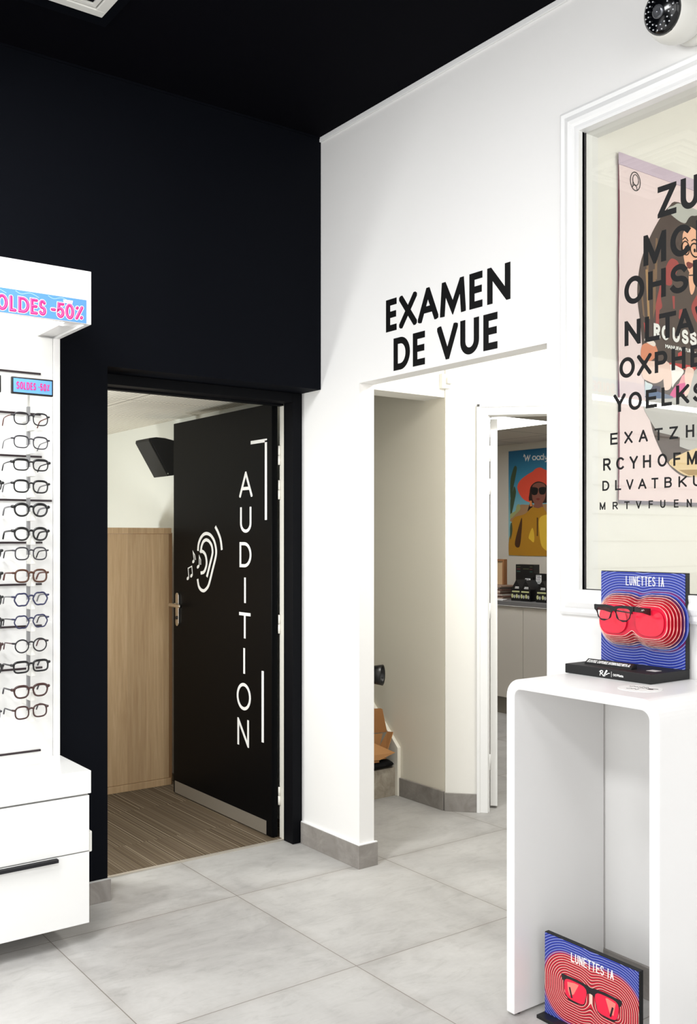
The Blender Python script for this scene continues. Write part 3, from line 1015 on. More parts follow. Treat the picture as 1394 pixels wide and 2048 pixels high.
# ================================================================== OFFICE BEYOND THE CORRIDOR
XF = 5.694
lp = thing('ceiling_light', 'glowing square ceiling light in the office ceiling', 'ceiling light', (5.05, 5.06, 2.213))
part(MB().box(4.76, 5.34, 4.47, 5.65, 2.208, 2.2125), 'diffuser', mat('office_light_diffuser', '#ffffff', 0.5, emit='#ffffff', es=10.0), lp)
b = MB()
for x0, x1, y0, y1 in ((4.75, 4.76, 4.46, 5.66), (5.34, 5.35, 4.46, 5.66), (4.76, 5.34, 4.46, 4.47), (4.76, 5.34, 5.65, 5.66)):
    b.box(x0, x1, y0, y1, 2.206, 2.2128)
part(b, 'frame', PLASTW, lp)

CABW = mat('office_cabinet_front', '#cfc9bf', 0.45)
for i, (y0, y1, lab) in enumerate(((5.104, 5.704, 'white base cabinet of the office counter, left of the door seam'), (4.504, 5.104, 'white base cabinet of the office counter, right of the door seam'))):
    cbn = thing('base_cabinet', lab, 'cabinet', (6.0, (y0 + y1) / 2, 0.0), group='cabinets of the office counter')
    part(MB().box(XF + 0.02, 6.31, y0 + 0.001, y1 - 0.001, 0.135, 0.862), 'carcass', CABW, cbn)
    part(MB().box(XF, XF + 0.019, y0 + 0.0015, y1 - 0.0015, 0.137, 0.858), 'door', CABW, cbn, 0.001)
    part(MB().box(XF + 0.03, XF + 0.05, y0 + 0.001, y1 - 0.001, 0.0, 0.135), 'plinth', mat('office_plinth', '#7d776d', 0.5), cbn)
wt = MB().box(XF - 0.012, 6.312, 4.50, 5.71, 0.866, 0.898).build('worktop', mat('grey_worktop', '#6e6d6d', 0.5), org=(6.0, 5.1, 0.866), bevel=0.002)
tag(wt, 'grey worktop along the office counter under the poster', 'worktop')
o = part(MB().box(XF - 0.014, XF - 0.006, 4.50, 5.71, 0.8625, 0.8665), 'edge_strip', PLASTW, wt)

# poster with the woman in a coral hat
ART = {'cactus': '#3f5238', 'cactusl': '#a3a86f', 'sand': '#a9835c', 'coral': '#f0553c', 'corald': '#2a1713', 'skin': '#8a5546', 'black': '#0a0708', 'lip': '#7a2724', 'hair': '#231a16', 'ochre': '#b7831d', 'brown': '#4a2a10', 'yellow': '#e8be3a', 'earring': '#e08a4e',
       'grey': '#8d8f90', 'curt': '#7a5c40', 'curtl': '#a98355', 'dark': '#463530', 'fur': '#a03c3a', 'furr': '#c23a38', 'skirt': '#4a3a34', 'face': '#f2b898', 'peach': '#dd8a68', 'stripew': '#f1e3dc', 'pale': '#f0d2c6', 'white': '#f5f1ee', 'ice': '#d3e0e4', 'magenta': '#d8418a', 'pinkl': '#ee9ea6', 'greyl': '#b9b7b5', 'navy': '#5c6c88', 'sandd': '#a5803f', 'sandy': '#e3c795'}


def paper(key, k=''):
    return mat('print_' + key, ART[key], 0.45)


WOODY = [
    ('sand', [(0.07, 0.37), (0.126, 0.436), (0.24, 0.437), (0.57, 0.423), (0.57, 0.279), (0.05, 0.287)]),
    ('cactus', [(0.073, 0.779), (0.096, 0.764), (0.088, 0.712), (0.055, 0.589), (0.026, 0.492), (0.021, 0.644), (0.046, 0.732)]),
    ('cactus', [(0.067, 0.602), (0.087, 0.552), (0.067, 0.464), (0.046, 0.393), (0.024, 0.34), (0.022, 0.483), (0.05, 0.562)]),
    ('cactusl', [(0.126, 0.444), (0.134, 0.4), (0.091, 0.366), (0.026, 0.322), (0.024, 0.363), (0.079, 0.388), (0.096, 0.436)]),
    ('coral', [(0.102, 0.587), (0.131, 0.647), (0.206, 0.692), (0.274, 0.719), (0.302, 0.739), (0.353, 0.749), (0.397, 0.731), (0.473, 0.699), (0.538, 0.636), (0.559, 0.55), (0.516, 0.475), (0.419, 0.453), (0.341, 0.464), (0.229, 0.461), (0.149, 0.505)]),
    ('corald', [(0.246, 0.458), (0.24, 0.546), (0.257, 0.598), (0.308, 0.628), (0.364, 0.627), (0.419, 0.599), (0.473, 0.536), (0.473, 0.468), (0.43, 0.448)]),
    ('skin', [(0.269, 0.58), (0.286, 0.609), (0.341, 0.621), (0.402, 0.604), (0.419, 0.556), (0.408, 0.488), (0.38, 0.441), (0.386, 0.402), (0.286, 0.405), (0.291, 0.444), (0.269, 0.492)]),
    ('black', [(0.255, 0.583), (0.328, 0.575), (0.323, 0.527), (0.286, 0.518), (0.261, 0.535)]),
    ('black', [(0.345, 0.576), (0.414, 0.578), (0.41, 0.529), (0.38, 0.518), (0.349, 0.529)]),
    ('lip', [(0.306, 0.484), (0.333, 0.492), (0.357, 0.482), (0.333, 0.471)]),
    ('hair', [(0.218, 0.38), (0.235, 0.432), (0.252, 0.467), (0.265, 0.458), (0.272, 0.418), (0.252, 0.384)]),
    ('ochre', [(0.269, 0.414), (0.336, 0.405), (0.386, 0.415), (0.43, 0.367), (0.57, 0.321), (0.57, 0.002), (0.004, 0.003), (0.026, 0.197), (0.055, 0.322), (0.172, 0.355), (0.218, 0.38)]),
    ('brown', [(0.155, 0.329), (0.114, 0.241), (0.073, 0.099), (0.126, 0.077), (0.149, 0.197)]),
    ('brown', [(0.319, 0.326), (0.333, 0.326), (0.33, 0.17), (0.319, 0.17)]),
    ('yellow', [(0.229, 0.161), (0.269, 0.24), (0.291, 0.179), (0.286, 0.118), (0.252, 0.135)]),
    ('yellow', [(0.347, 0.317), (0.43, 0.35), (0.473, 0.332), (0.473, 0.041), (0.419, 0.049), (0.369, 0.092), (0.347, 0.196)]),
    ('cactus', [(0.02, 0.26), (0.038, 0.286), (0.046, 0.215), (0.026, 0.144), (0.019, 0.162)]),
    ('earring', [(0.24, 0.472), (0.263, 0.471), (0.269, 0.423), (0.243, 0.423)]),
]
WTXT = [[(0.174, 0.849), (0.181, 0.868), (0.19, 0.857), (0.197, 0.82), (0.22, 0.855), (0.226, 0.818), (0.247, 0.862)], [(0.311, 0.831), (0.301, 0.817), (0.281, 0.818), (0.271, 0.834), (0.281, 0.848), (0.301, 0.847), (0.311, 0.831)], [(0.357, 0.83), (0.347, 0.815), (0.327, 0.817), (0.317, 0.832), (0.327, 0.847), (0.347, 0.845), (0.357, 0.83)], [(0.392, 0.829), (0.384, 0.815), (0.366, 0.816), (0.357, 0.831), (0.366, 0.846), (0.384, 0.844), (0.392, 0.829)], [(0.392, 0.863), (0.392, 0.808)], [(0.406, 0.842), (0.412, 0.816), (0.43, 0.821), (0.432, 0.842), (0.427, 0.796), (0.408, 0.793)]]


def artwork(shapes, fr, w0, parent, rect, name='printed_picture', sm=True):
    b = MB()
    keys = []
    for i, (k, poly) in enumerate(shapes):
        if k not in keys:
            keys.append(k)
        p = smooth(poly, 4, True) if sm and len(poly) > 4 else poly
        p = [(min(max(a, 0.001), rect[0] - 0.001), min(max(c_, 0.001), rect[1] - 0.001)) for a, c_ in p]
        b.fill([p], w0 + 0.00002 * i, w0 + 0.00002 * (i + 1) + 0.0003, keys.index(k), fr)
    return part(b, name, [paper(k) for k in keys], parent)


def mat_sky():
    m = mat('print_sky', '#3a86a8', 0.45)
    t = NT(m)
    p, x, y, z = t.pos()
    f = t.math('DIVIDE', t.math('SUBTRACT', z, 1.6), 0.56, clamp=True)
    t.l.new(t.ramp(f, [(0.0, lin('#86bcc4')), (0.5, lin('#3f93b4')), (1.0, lin('#17638f'))]), bsdf(m).inputs['Base Color'])
    return m


wp = thing('wall_poster', 'poster of a woman in a coral hat and sunglasses on the office wall', 'poster', (6.31, 5.5, 1.245))
fr = FX(6.312, 5.82, 1.245)
part(MB().box(0, 0.60, 0, 0.91, 0, 0.004, 0, fr), 'sheet', mat_sky(), wp, 0.001)
artwork(WOODY, fr, 0.0042, wp, (0.60, 0.91))
b = MB()
for l in WTXT:
    line(b, l, 0.0085, 0.0050, 0.0058, fr, 0, (Vector(l[0]) - Vector(l[-1])).length < 1e-6)
part(b, 'lettering', VINYLW, wp, label='white script lettering')

# things on the counter
ZK = 0.898
pf = thing('wooden_frame', 'tan wooden picture frame standing at the left end of the office counter', 'picture frame', (5.95, 5.62, ZK + 0.115))
part(MB().box(5.946, 5.952, 5.545, 5.72, 1.012, 1.21), 'panel', mat('tan_board', '#c9ab84', 0.6), pf)
b = MB()
for y0, y1, z0, z1 in ((5.528, 5.545, 1.012, 1.222), (5.72, 5.737, 1.012, 1.222), (5.545, 5.72, 1.206, 1.222)):
    b.box(5.935, 5.975, y0, y1, z0, z1)
part(b, 'moulding', mat('tan_wood_moulding', '#9a6a42', 0.55), pf, 0.001)
zz = ZK
mg_cols = ('#b9a695', '#7b5a4a', '#d8d0c6', '#8a6a58', '#c4b2a0', '#6a4e42', '#cfc8be', '#a88d7a')
for i in range(8):
    h = 0.014
    dx, dy = random.uniform(-.02, .02), random.uniform(-.015, .03)
    b = MB().box(5.84 + dx, 6.06 + dx, 5.46 + dy, 5.76, zz, zz + h - 0.001)
    where = ('bottom', 'second from the bottom', 'third from the bottom', 'fourth from the bottom', 'fifth from the bottom', 'sixth from the bottom', 'second from the top', 'topmost')[i]
    o = b.build('magazine', mat('magazine_%d' % i, mg_cols[i], 0.6), org=(5.95, 5.6, zz), bevel=0.001)
    tag(o, 'magazine in the stack on the office counter, ' + where, 'magazine', 'stack of magazines on the office counter')
    zz += h
b = MB().prism([(5.72, 5.34), (5.76, 5.50), (5.70, 5.66), (5.83, 5.68), (5.84, 5.40)], ZK, ZK + 0.004, 0)
o = b.build('paper_sheet', VINYLW, org=(5.78, 5.5, ZK))
tag(o, 'loose white papers in front of the magazine stack on the office counter', 'paper')
o = MB().box(6.10, 6.13, 5.30, 5.56, ZK, 1.10).build('white_panel', GREYWALL, org=(6.11, 5.43, ZK), bevel=0.002)
tag(o, 'pale board leaning behind the black boxes on the office counter', 'board')

YEL = mat('print_pale_yellow', '#c9cc94', 0.5)
GRYP = mat('print_grey', '#b9bab4', 0.5)


def house_box(y_left, w, x0, lab, grp=None):
    """small black display carton with a sloping top, front faces -X"""
    t = thing('display_carton', lab, 'carton', (x0, y_left - w / 2, ZK), group=grp)
    pr = [(0, 0), (w, 0), (w, 0.095), (w * 0.52, 0.168), (0.012, 0.105), (0, 0.095)]
    part(MB().prism(pr, -0.12, 0.0, 0, FX(x0, y_left, ZK)), 'body', BLACKP, t, 0.002)
    b = MB()
    f = FX(x0, y_left, ZK)
    for k in range(2):
        u = w * (0.26 + 0.46 * k)
        disc(b, u - 0.012, 0.038, 0.011, 0.017, 0, 0.0006, f, 0)
        disc(b, u + 0.010, 0.034, 0.010, 0.014, 0, 0.0006, f, 1)
    b.box(w * 0.12, w * 0.88, 0.068, 0.080, 0, 0.0006, 0, f)
    b.box(w * 0.40, w * 0.82, 0.098, 0.104, 0, 0.0006, 2, f)
    b.box(w * 0.44, w * 0.82, 0.108, 0.114, 0, 0.0006, 2, f)
    part(b, 'printed_label', [YEL, GRYP, VINYLW], t)
    return t


house_box(5.325, 0.102, 5.80, 'small black carton with sloping top, leftmost on the office counter', 'black cartons on the office counter')
house_box(5.220, 0.104, 5.79, 'small black carton with sloping top, second from the left on the office counter', 'black cartons on the office counter')
house_box(5.060, 0.115, 5.79, 'small black carton with sloping top, partly hidden by the white wall edge', 'black cartons on the office counter')
t = thing('tall_carton', 'tall upright black carton standing behind the small cartons on the office counter', 'carton', (6.0, 5.35, ZK))
part(MB().box(5.99, 6.06, 5.257, 5.448, ZK, 1.182), 'body', BLACKP, t, 0.002)
b = MB()
f = FX(5.99, 5.448, ZK)
for i, c_ in enumerate((0, 1, 2)):
    b.box(0.012, 0.05, 0.262 - 0.02 * i, 0.270 - 0.02 * i, 0, 0.0006, i, f)
    b.box(0.150, 0.178, 0.262 - 0.02 * i, 0.270 - 0.02 * i, 0, 0.0006, i, f)
b.box(0.08, 0.14, 0.245, 0.252, 0, 0.0006, 0, f)
part(b, 'printed_label', [mat('print_olive', '#4a4c34', 0.5), mat('print_rust', '#5c2a2c', 0.5), mat('print_teal', '#2c4f48', 0.5)], t)
for y0, y1, x0, zt, lab in ((5.308, 5.205, 5.925, 1.085, 'black carton with a white label, between the tall carton and the small cartons'), (5.195, 5.08, 5.925, 1.115, 'black carton with a white label, beside the white wall edge')):
    t = thing('label_carton', lab, 'carton', (x0, (y0 + y1) / 2, ZK))
    part(MB().box(x0, x0 + 0.06, y1, y0, ZK, zt), 'body', BLACKP, t, 0.002)
    b = MB()
    f = FX(x0, y0, zt)
    b.box(0.020, 0.075, -0.082, -0.012, 0, 0.0006, 0, f)
    for i in range(5):
        b.box(0.024 + 0.004 * (i % 2), 0.070 - 0.006 * ((i + 1) % 2), -0.074 + 0.013 * i, -0.069 + 0.013 * i, 0.0006, 0.001, 1, f)
    part(b, 'printed_label', [VINYLW, BLACKP], t)
b = MB().tube(smooth([(5.95, 5.665, 1.226), (5.95, 5.64, 1.246), (5.95, 5.615, 1.252), (5.95, 5.63, 1.232), (5.95, 5.66, 1.2255)], 4), 0.0022, 8)
o = b.build('wire_clip', BLACKP, org=(5.95, 5.64, 1.222))
tag(o, 'small black wire clip on top of the wooden frame', 'clip')

# ================================================================== POSTER SEEN THROUGH THE WINDOW
OVAL = [(0.334, 1.08), (0.275, 1.051), (0.226, 1.003), (0.169, 0.928), (0.121, 0.843), (0.102, 0.772), (0.099, 0.703), (0.116, 0.62), (0.13, 0.502), (0.144, 0.384), (0.183, 0.266), (0.234, 0.191), (0.298, 0.136), (0.388, 0.11)]
OV = OVAL + [(0.80 - u, v) for u, v in OVAL[::-1]][1:-1]
ROUS = [
    ('dark', OV),
    ('grey', [(0.27, 1.045), (0.304, 1.062), (0.349, 1.078), (0.489, 1.07), (0.489, 1.05), (0.43, 1.048), (0.368, 1.012), (0.289, 1.028)]),
    ('curt', [(0.151, 0.89), (0.161, 0.90), (0.161, 0.781), (0.147, 0.779)]),
    ('curt', [(0.201, 0.929), (0.212, 0.931), (0.208, 0.788), (0.194, 0.786)]),
    ('curt', [(0.110, 0.781), (0.119, 0.782), (0.140, 0.646), (0.129, 0.654)]),
    ('curtl', [(0.143, 0.812), (0.156, 0.814), (0.168, 0.646), (0.156, 0.644)]),
    ('curt', [(0.186, 0.819), (0.201, 0.822), (0.201, 0.69), (0.186, 0.648)]),
    ('skirt', [(0.289, 0.836), (0.403, 0.84), (0.411, 0.76), (0.45, 0.781), (0.489, 0.799), (0.489, 0.522), (0.296, 0.502), (0.201, 0.547), (0.201, 0.668), (0.244, 0.762), (0.267, 0.81)]),
    ('fur', [(0.248, 0.809), (0.267, 0.852), (0.296, 0.875), (0.334, 0.865), (0.319, 0.825), (0.289, 0.8), (0.252, 0.795)]),
    ('fur', [(0.248, 0.829), (0.278, 0.834), (0.296, 0.792), (0.281, 0.777), (0.244, 0.775), (0.23, 0.733), (0.237, 0.695), (0.204, 0.679), (0.201, 0.698), (0.219, 0.752)]),
    ('fur', [(0.201, 0.679), (0.223, 0.688), (0.219, 0.626), (0.201, 0.635)]),
    ('fur', [(0.296, 0.743), (0.311, 0.745), (0.311, 0.7), (0.302, 0.699)]),
    ('fur', [(0.338, 0.7), (0.357, 0.707), (0.349, 0.66), (0.334, 0.672)]),
    ('fur', [(0.438, 0.761), (0.489, 0.799), (0.489, 0.66), (0.45, 0.664), (0.411, 0.714)]),
    ('furr', [(0.33, 0.546), (0.364, 0.561), (0.364, 0.527), (0.33, 0.523)]),
    ('furr', [(0.281, 0.507), (0.334, 0.51), (0.43, 0.509), (0.426, 0.495), (0.334, 0.492), (0.281, 0.496)]),
    ('hair', [(0.36, 0.93), (0.362, 0.99), (0.38, 1.018), (0.403, 1.042), (0.43, 1.05), (0.489, 1.046), (0.489, 0.86), (0.461, 0.88), (0.426, 0.95), (0.40, 0.96)]),
    ('face', [(0.357, 0.946), (0.362, 0.979), (0.391, 1.003), (0.426, 1.004), (0.454, 0.988), (0.467, 0.94), (0.461, 0.907), (0.446, 0.87), (0.414, 0.833), (0.391, 0.85), (0.372, 0.869), (0.36, 0.913)]),
    ('lip', [(0.38, 0.872), (0.391, 0.879), (0.403, 0.879), (0.426, 0.876), (0.418, 0.866), (0.399, 0.855), (0.385, 0.86)]),
    ('face', [(0.397, 0.838), (0.438, 0.85), (0.432, 0.792), (0.414, 0.765), (0.401, 0.781)]),
    ('black', [(0.395, 0.833), (0.434, 0.841), (0.434, 0.836), (0.397, 0.829)]),
    ('peach', [(0.117, 0.518), (0.129, 0.554), (0.186, 0.563), (0.208, 0.548), (0.208, 0.528), (0.172, 0.502), (0.129, 0.502)]),
    ('stripew', [(0.14, 0.577), (0.154, 0.583), (0.197, 0.568), (0.19, 0.554), (0.14, 0.566)]),
    ('furr', [(0.133, 0.63), (0.151, 0.622), (0.154, 0.579), (0.143, 0.575)]),
    ('greyl', [(0.149, 0.367), (0.481, 0.385), (0.481, 0.217), (0.284, 0.229), (0.183, 0.284)]),
    ('pale', [(0.125, 0.49), (0.186, 0.503), (0.248, 0.501), (0.248, 0.452), (0.201, 0.428), (0.158, 0.431), (0.125, 0.443)]),
    ('white', [(0.281, 0.5), (0.338, 0.497), (0.364, 0.482), (0.311, 0.438), (0.296, 0.423), (0.293, 0.457)]),
    ('pale', [(0.244, 0.503), (0.281, 0.502), (0.293, 0.452), (0.289, 0.423), (0.267, 0.41), (0.248, 0.419)]),
    ('greyl', [(0.411, 0.45), (0.434, 0.498), (0.489, 0.499), (0.489, 0.395), (0.391, 0.389)]),
    ('pale', [(0.376, 0.496), (0.426, 0.497), (0.411, 0.45), (0.391, 0.407), (0.368, 0.405)]),
    ('ice', [(0.14, 0.429), (0.151, 0.426), (0.183, 0.418), (0.146, 0.384), (0.14, 0.395)]),
    ('magenta', [(0.281, 0.392), (0.308, 0.422), (0.334, 0.438), (0.372, 0.446), (0.366, 0.407), (0.33, 0.393), (0.296, 0.385)]),
    ('pinkl', [(0.334, 0.438), (0.353, 0.467), (0.368, 0.477), (0.372, 0.446)]),
    ('navy', [(0.15, 0.384), (0.172, 0.401), (0.289, 0.392), (0.285, 0.382), (0.15, 0.374)]),
    ('dark', [(0.183, 0.262), (0.34, 0.25), (0.34, 0.197), (0.245, 0.185)]),
    ('sandy', [(0.284, 0.167), (0.481, 0.22), (0.481, 0.125), (0.388, 0.115), (0.313, 0.137)]),
    ('sandd', [(0.334, 0.134), (0.462, 0.141), (0.462, 0.121), (0.394, 0.117)]),
]
rp = thing('pink_poster', 'pink poster of a woman in glasses hanging behind the lettered window', 'poster', (3.05, 2.018, 1.5))
fr = FY(2.71, 2.012, 1.5)
# sheet with a slightly wavy left edge
n = 26
left = [(0.0 + 0.006 * math.sin(k / n * 9.5) + (0.004 if 6 < k < 18 else 0), 0.012 + 1.165 * k / n) for k in range(n + 1)]
part(MB().fill([left[::-1] + [(0.0, 0.012)][:0] + [(0.80, 0.012), (0.80, 1.177)]], 0.0, 0.0015, 0, fr), 'sheet', mat('pink_paper', '#eedadb', 0.5), rp)
part(MB().box(-0.002, 0.802, 1.140, 1.180, 0.0008, 0.004, 0, fr), 'top_rail', mat('lilac_strip', '#cdbccd', 0.4), rp)
part(MB().box(-0.002, 0.802, 0.008, 0.020, 0.0008, 0.004, 0, fr), 'bottom_rail', mat('grey_rail', '#807a86', 0.4), rp)
part(MB().box(0.006, 0.79, 0.02, 1.16, -0.0062, -0.0002, 0, fr), 'shadow_backing', mat('maroon_shadow_backing', '#8a4a5c', 0.6), rp)  # maroon back layer, its colour also standing in for the left edge shadow
artwork(ROUS, fr, 0.0018, rp, (0.80, 1.17))
b = MB()
line(b, arc(0.087, 1.101, 0.027, 0.031, 0, 360, 28), 0.003, 0.0018, 0.0026, fr, 0, False)
line(b, arc(0.089, 1.106, 0.016, 0.018, 0, 360, 22), 0.0025, 0.0018, 0.0026, fr)
line(b, [(0.074, 1.08), (0.074, 1.112)], 0.0025, 0.0018, 0.0026, fr)
line(b, smooth([(0.085, 1.088), (0.094, 1.083), (0.097, 1.074)], 4), 0.0025, 0.0018, 0.0026, fr)
line(b, smooth([(0.069, 1.078), (0.076, 1.086), (0.085, 1.088)], 4), 0.0025, 0.0018, 0.0026, fr)
part(b, 'emblem', VINYLB, rp)
b = MB()
line(b, arc(0.432, 0.927, 0.028, 0.024, 0, 360, 26), 0.005, 0.0030, 0.0036, fr)
line(b, arc(0.376, 0.925, 0.022, 0.024, 0, 360, 26), 0.004, 0.0030, 0.0036, fr)
line(b, [(0.397, 0.93), (0.405, 0.93)], 0.005, 0.0030, 0.0036, fr)
disc(b, 0.430, 0.926, 0.006, 0.007, 0.0030, 0.0036, fr)
disc(b, 0.377, 0.926, 0.006, 0.007, 0.0030, 0.0036, fr)
line(b, smooth([(0.410, 0.956), (0.43, 0.966), (0.452, 0.957)], 4), 0.004, 0.0030, 0.0036, fr)
line(b, smooth([(0.358, 0.952), (0.373, 0.962), (0.39, 0.952)], 4), 0.004, 0.0030, 0.0036, fr)
part(b, 'printed_glasses', VINYLB, rp)
b = MB()
for ch, u0, u1 in [('R', 0.187, 0.224), ('O', 0.232, 0.276), ('U', 0.296, 0.338), ('S', 0.350, 0.391), ('S', 0.399, 0.441), ('I', 0.45, 0.464), ('L', 0.474, 0.508), ('H', 0.518, 0.556), ('E', 0.566, 0.60)]:
    glyph(b, ch, u0, u1, 0.583, 0.634, 0.0125, 0.0032, 0.0042, fr, 0, False, True)
b.text('MANUFACTURE - MOREZ', 0.016, 0.0032, 0.0038, 0, lambda u, v, w: fr(u + 0.254, v + 0.556, w), width=0.27, height=0.013, off=0.0006)
part(b, 'lettering', VINYLW, rp, label='white lettering on the pink poster')

# ================================================================== CEILING VENT + CAMERA
v = thing('ceiling_vent', 'white square air vent in the black ceiling', 'vent', (1.01, 2.74, ZC))
part(MB().box(0.66, 1.36, 2.39, 3.12, ZC - 0.006, ZC), 'mounting_plate', BLACKWALL, v)
b = MB()
x0, x1, y0, y1 = 0.715, 1.318, 2.447, 3.05
for a, c_, d_, e_ in ((x0, x1, y1 - 0.035, y1), (x0, x1, y0, y0 + 0.035), (x0, x0 + 0.035, y0 + 0.035, y1 - 0.035), (x1 - 0.035, x1, y0 + 0.035, y1 - 0.035)):
    b.box(a, c_, d_, e_, ZC - 0.018, ZC - 0.006)
part(b, 'frame', PLASTW, v, 0.002)
for k in range(5):
    g = 0.04 + 0.042 * k
    b = MB()
    for a, c_, d_, e_ in ((x0 + g, x1 - g, y1 - g - 0.016, y1 - g), (x0 + g, x1 - g, y0 + g, y0 + g + 0.016), (x0 + g, x0 + g + 0.016, y0 + g + 0.016, y1 - g - 0.016), (x1 - g - 0.016, x1 - g, y0 + g + 0.016, y1 - g - 0.016)):
        b.box(a, c_, d_, e_, ZC - 0.014 - 0.003 * k, ZC - 0.007)
    part(b, 'louvre', PLASTW, v, 0.001)

dc = thing('security_camera', 'white ball security camera with a black lens face high on the white wall', 'security camera', (XB, 1.60, 2.90))
bc = Vector((2.448, 1.622, 2.889))
part(MB().lathe([(0.0, 0.0), (0.080, 0.0), (0.084, 0.006), (0.082, 0.022), (0.070, 0.030), (0.0, 0.030)], 36, 0, FAX((XB, 1.60, 2.895), (-1, 0, 0))), 'base', PLASTW, dc)
na = Vector((-0.969, 0.10, -0.225)).normalized()
Rb = 0.084
SC = 1.30
fr0 = FAX(bc, na)
fr = lambda u, v, w: fr0(u * SC, v * SC, w * SC)
pr = [(0.0, -Rb / SC)] + [(Rb / SC * math.sin(a), -Rb / SC * math.cos(a)) for a in [PI * k / 18 for k in range(1, 13)]] + [(0.050, 0.043), (0.048, 0.045)]
part(MB().lathe(pr + [(0.0, 0.044)], 36, 0, fr), 'housing', PLASTW, dc)
face = part(MB().lathe([(0.0, 0.036), (0.047, 0.0455), (0.045, 0.052), (0.036, 0.057), (0.0, 0.060)][1:], 36, 0, fr), 'lens_face', mat('camera_front', '#07080b', 0.12), dc, label='black glossy lens face')
b = MB()
for rr, nn in ((0.027, 16), (0.036, 20)):
    for k in range(nn):
        a = 2 * PI * k / nn
        u, w_ = rr * math.cos(a), rr * math.sin(a)
        h = 0.0592 if rr < 0.03 else 0.0572
        b.lathe([(0.0016, h - 0.001), (0.0016, h + 0.0012), (0, h + 0.0016)], 6, 0, lambda p, q, r, u=u, w_=w_: fr(p + u, q + w_, r))
b2 = part(b, 'infrared_diodes', mat('infrared_diode', '#dfe2e6', 0.2), face)
part(MB().lathe([(0.014, 0.058), (0.014, 0.063), (0.010, 0.064), (0.0, 0.0625)], 24, 0, fr), 'lens', mat('camera_lens', '#6d6f74', 0.1, metal=0.6), face)
part(MB().lathe([(0.003, -0.001), (0.003, 0.0008), (0, 0.0008)], 10, 0, FAX(bc + Vector((-0.045, -0.014, -0.0695)), (-0.54, -0.17, -0.83))), 'set_screw', mat('dark_screw', '#4a463f', 0.5), dc)

# ================================================================== WHITE CONSOLE + DISPLAYS
X0, X1 = 2.112, 2.522
Y0, Y1 = 1.448, 1.957
ZT = 0.984
TH = 0.030


def rect_round(y0, y1, zt, r, n=8):
    pts = [(y1, 0.006)]
    pts += [(y1 - r + r * math.cos(a), zt - r + r * math.sin(a)) for a in [PI / 2 * k / n for k in range(n + 1)]]
    pts += [(y0 + r + r * math.cos(a), zt - r + r * math.sin(a)) for a in [PI / 2 + PI / 2 * k / n for k in range(n + 1)]]
    pts += [(y0, 0.006)]
    return pts


outer = rect_round(Y0, Y1, ZT, 0.052)
inner = rect_round(Y0 + TH, Y1 - TH, ZT - TH, 0.024)
con = thing('display_console', 'white waterfall console table under the window', 'console table', ((X0 + X1) / 2, (Y0 + Y1) / 2, 0))
vs, fs = [], []
n = len(outer)
for x in (X0, X1):
    vs += [(x, y, z) for y, z in outer] + [(x, y, z) for y, z in inner]
for i in range(n - 1):
    fs.append((i, i + 1, n + i + 1, n + i))
    fs.append((2 * n + i, 3 * n + i, 3 * n + i + 1, 2 * n + i + 1))
    fs.append((i, 2 * n + i, 2 * n + i + 1, i + 1))
    fs.append((n + i, n + i + 1, 3 * n + i + 1, 3 * n + i))
fs += [(0, n, 3 * n, 2 * n), (n - 1, 3 * n - 1, 4 * n - 1, 2 * n - 1)]
part(MB().add(vs, fs), 'body', SATINW, con, 0.003, seg=3)
b = MB()
for y in (Y0 + TH / 2, Y1 - TH / 2):
    for x in (X0 + 0.03, X1 - 0.03):
        b = MB().lathe([(0.0, 0.0), (0.009, 0.0), (0.009, 0.007), (0.0, 0.007)], 12, 0, lambda u, v, w, x=x, y=y: (x + u, y + v, w))
        part(b, 'foot', BLACKP, con)


def goggle_d(u, v):
    """distance outside a pair of rounded lens shapes"""
    au = math.sqrt(u * u + 0.00012)
    qx = max(abs(au - 0.062) - 0.018, 0.0)
    qy = max(abs(v) - 0.010, 0.0)
    return math.hypot(qx, qy) - 0.029


def goggle_outline(level, n=72):
    pts = []
    for k in range(n):
        th = 2 * PI * (k + 0.5) / n
        c, s_ = math.cos(th), math.sin(th)
        lo, hi = 0.0, 0.4
        # outermost crossing
        r = hi
        while r > 0 and goggle_d(r * c, r * s_) > level:
            r -= 0.001
        pts.append((r * c, r * s_))
    return pts


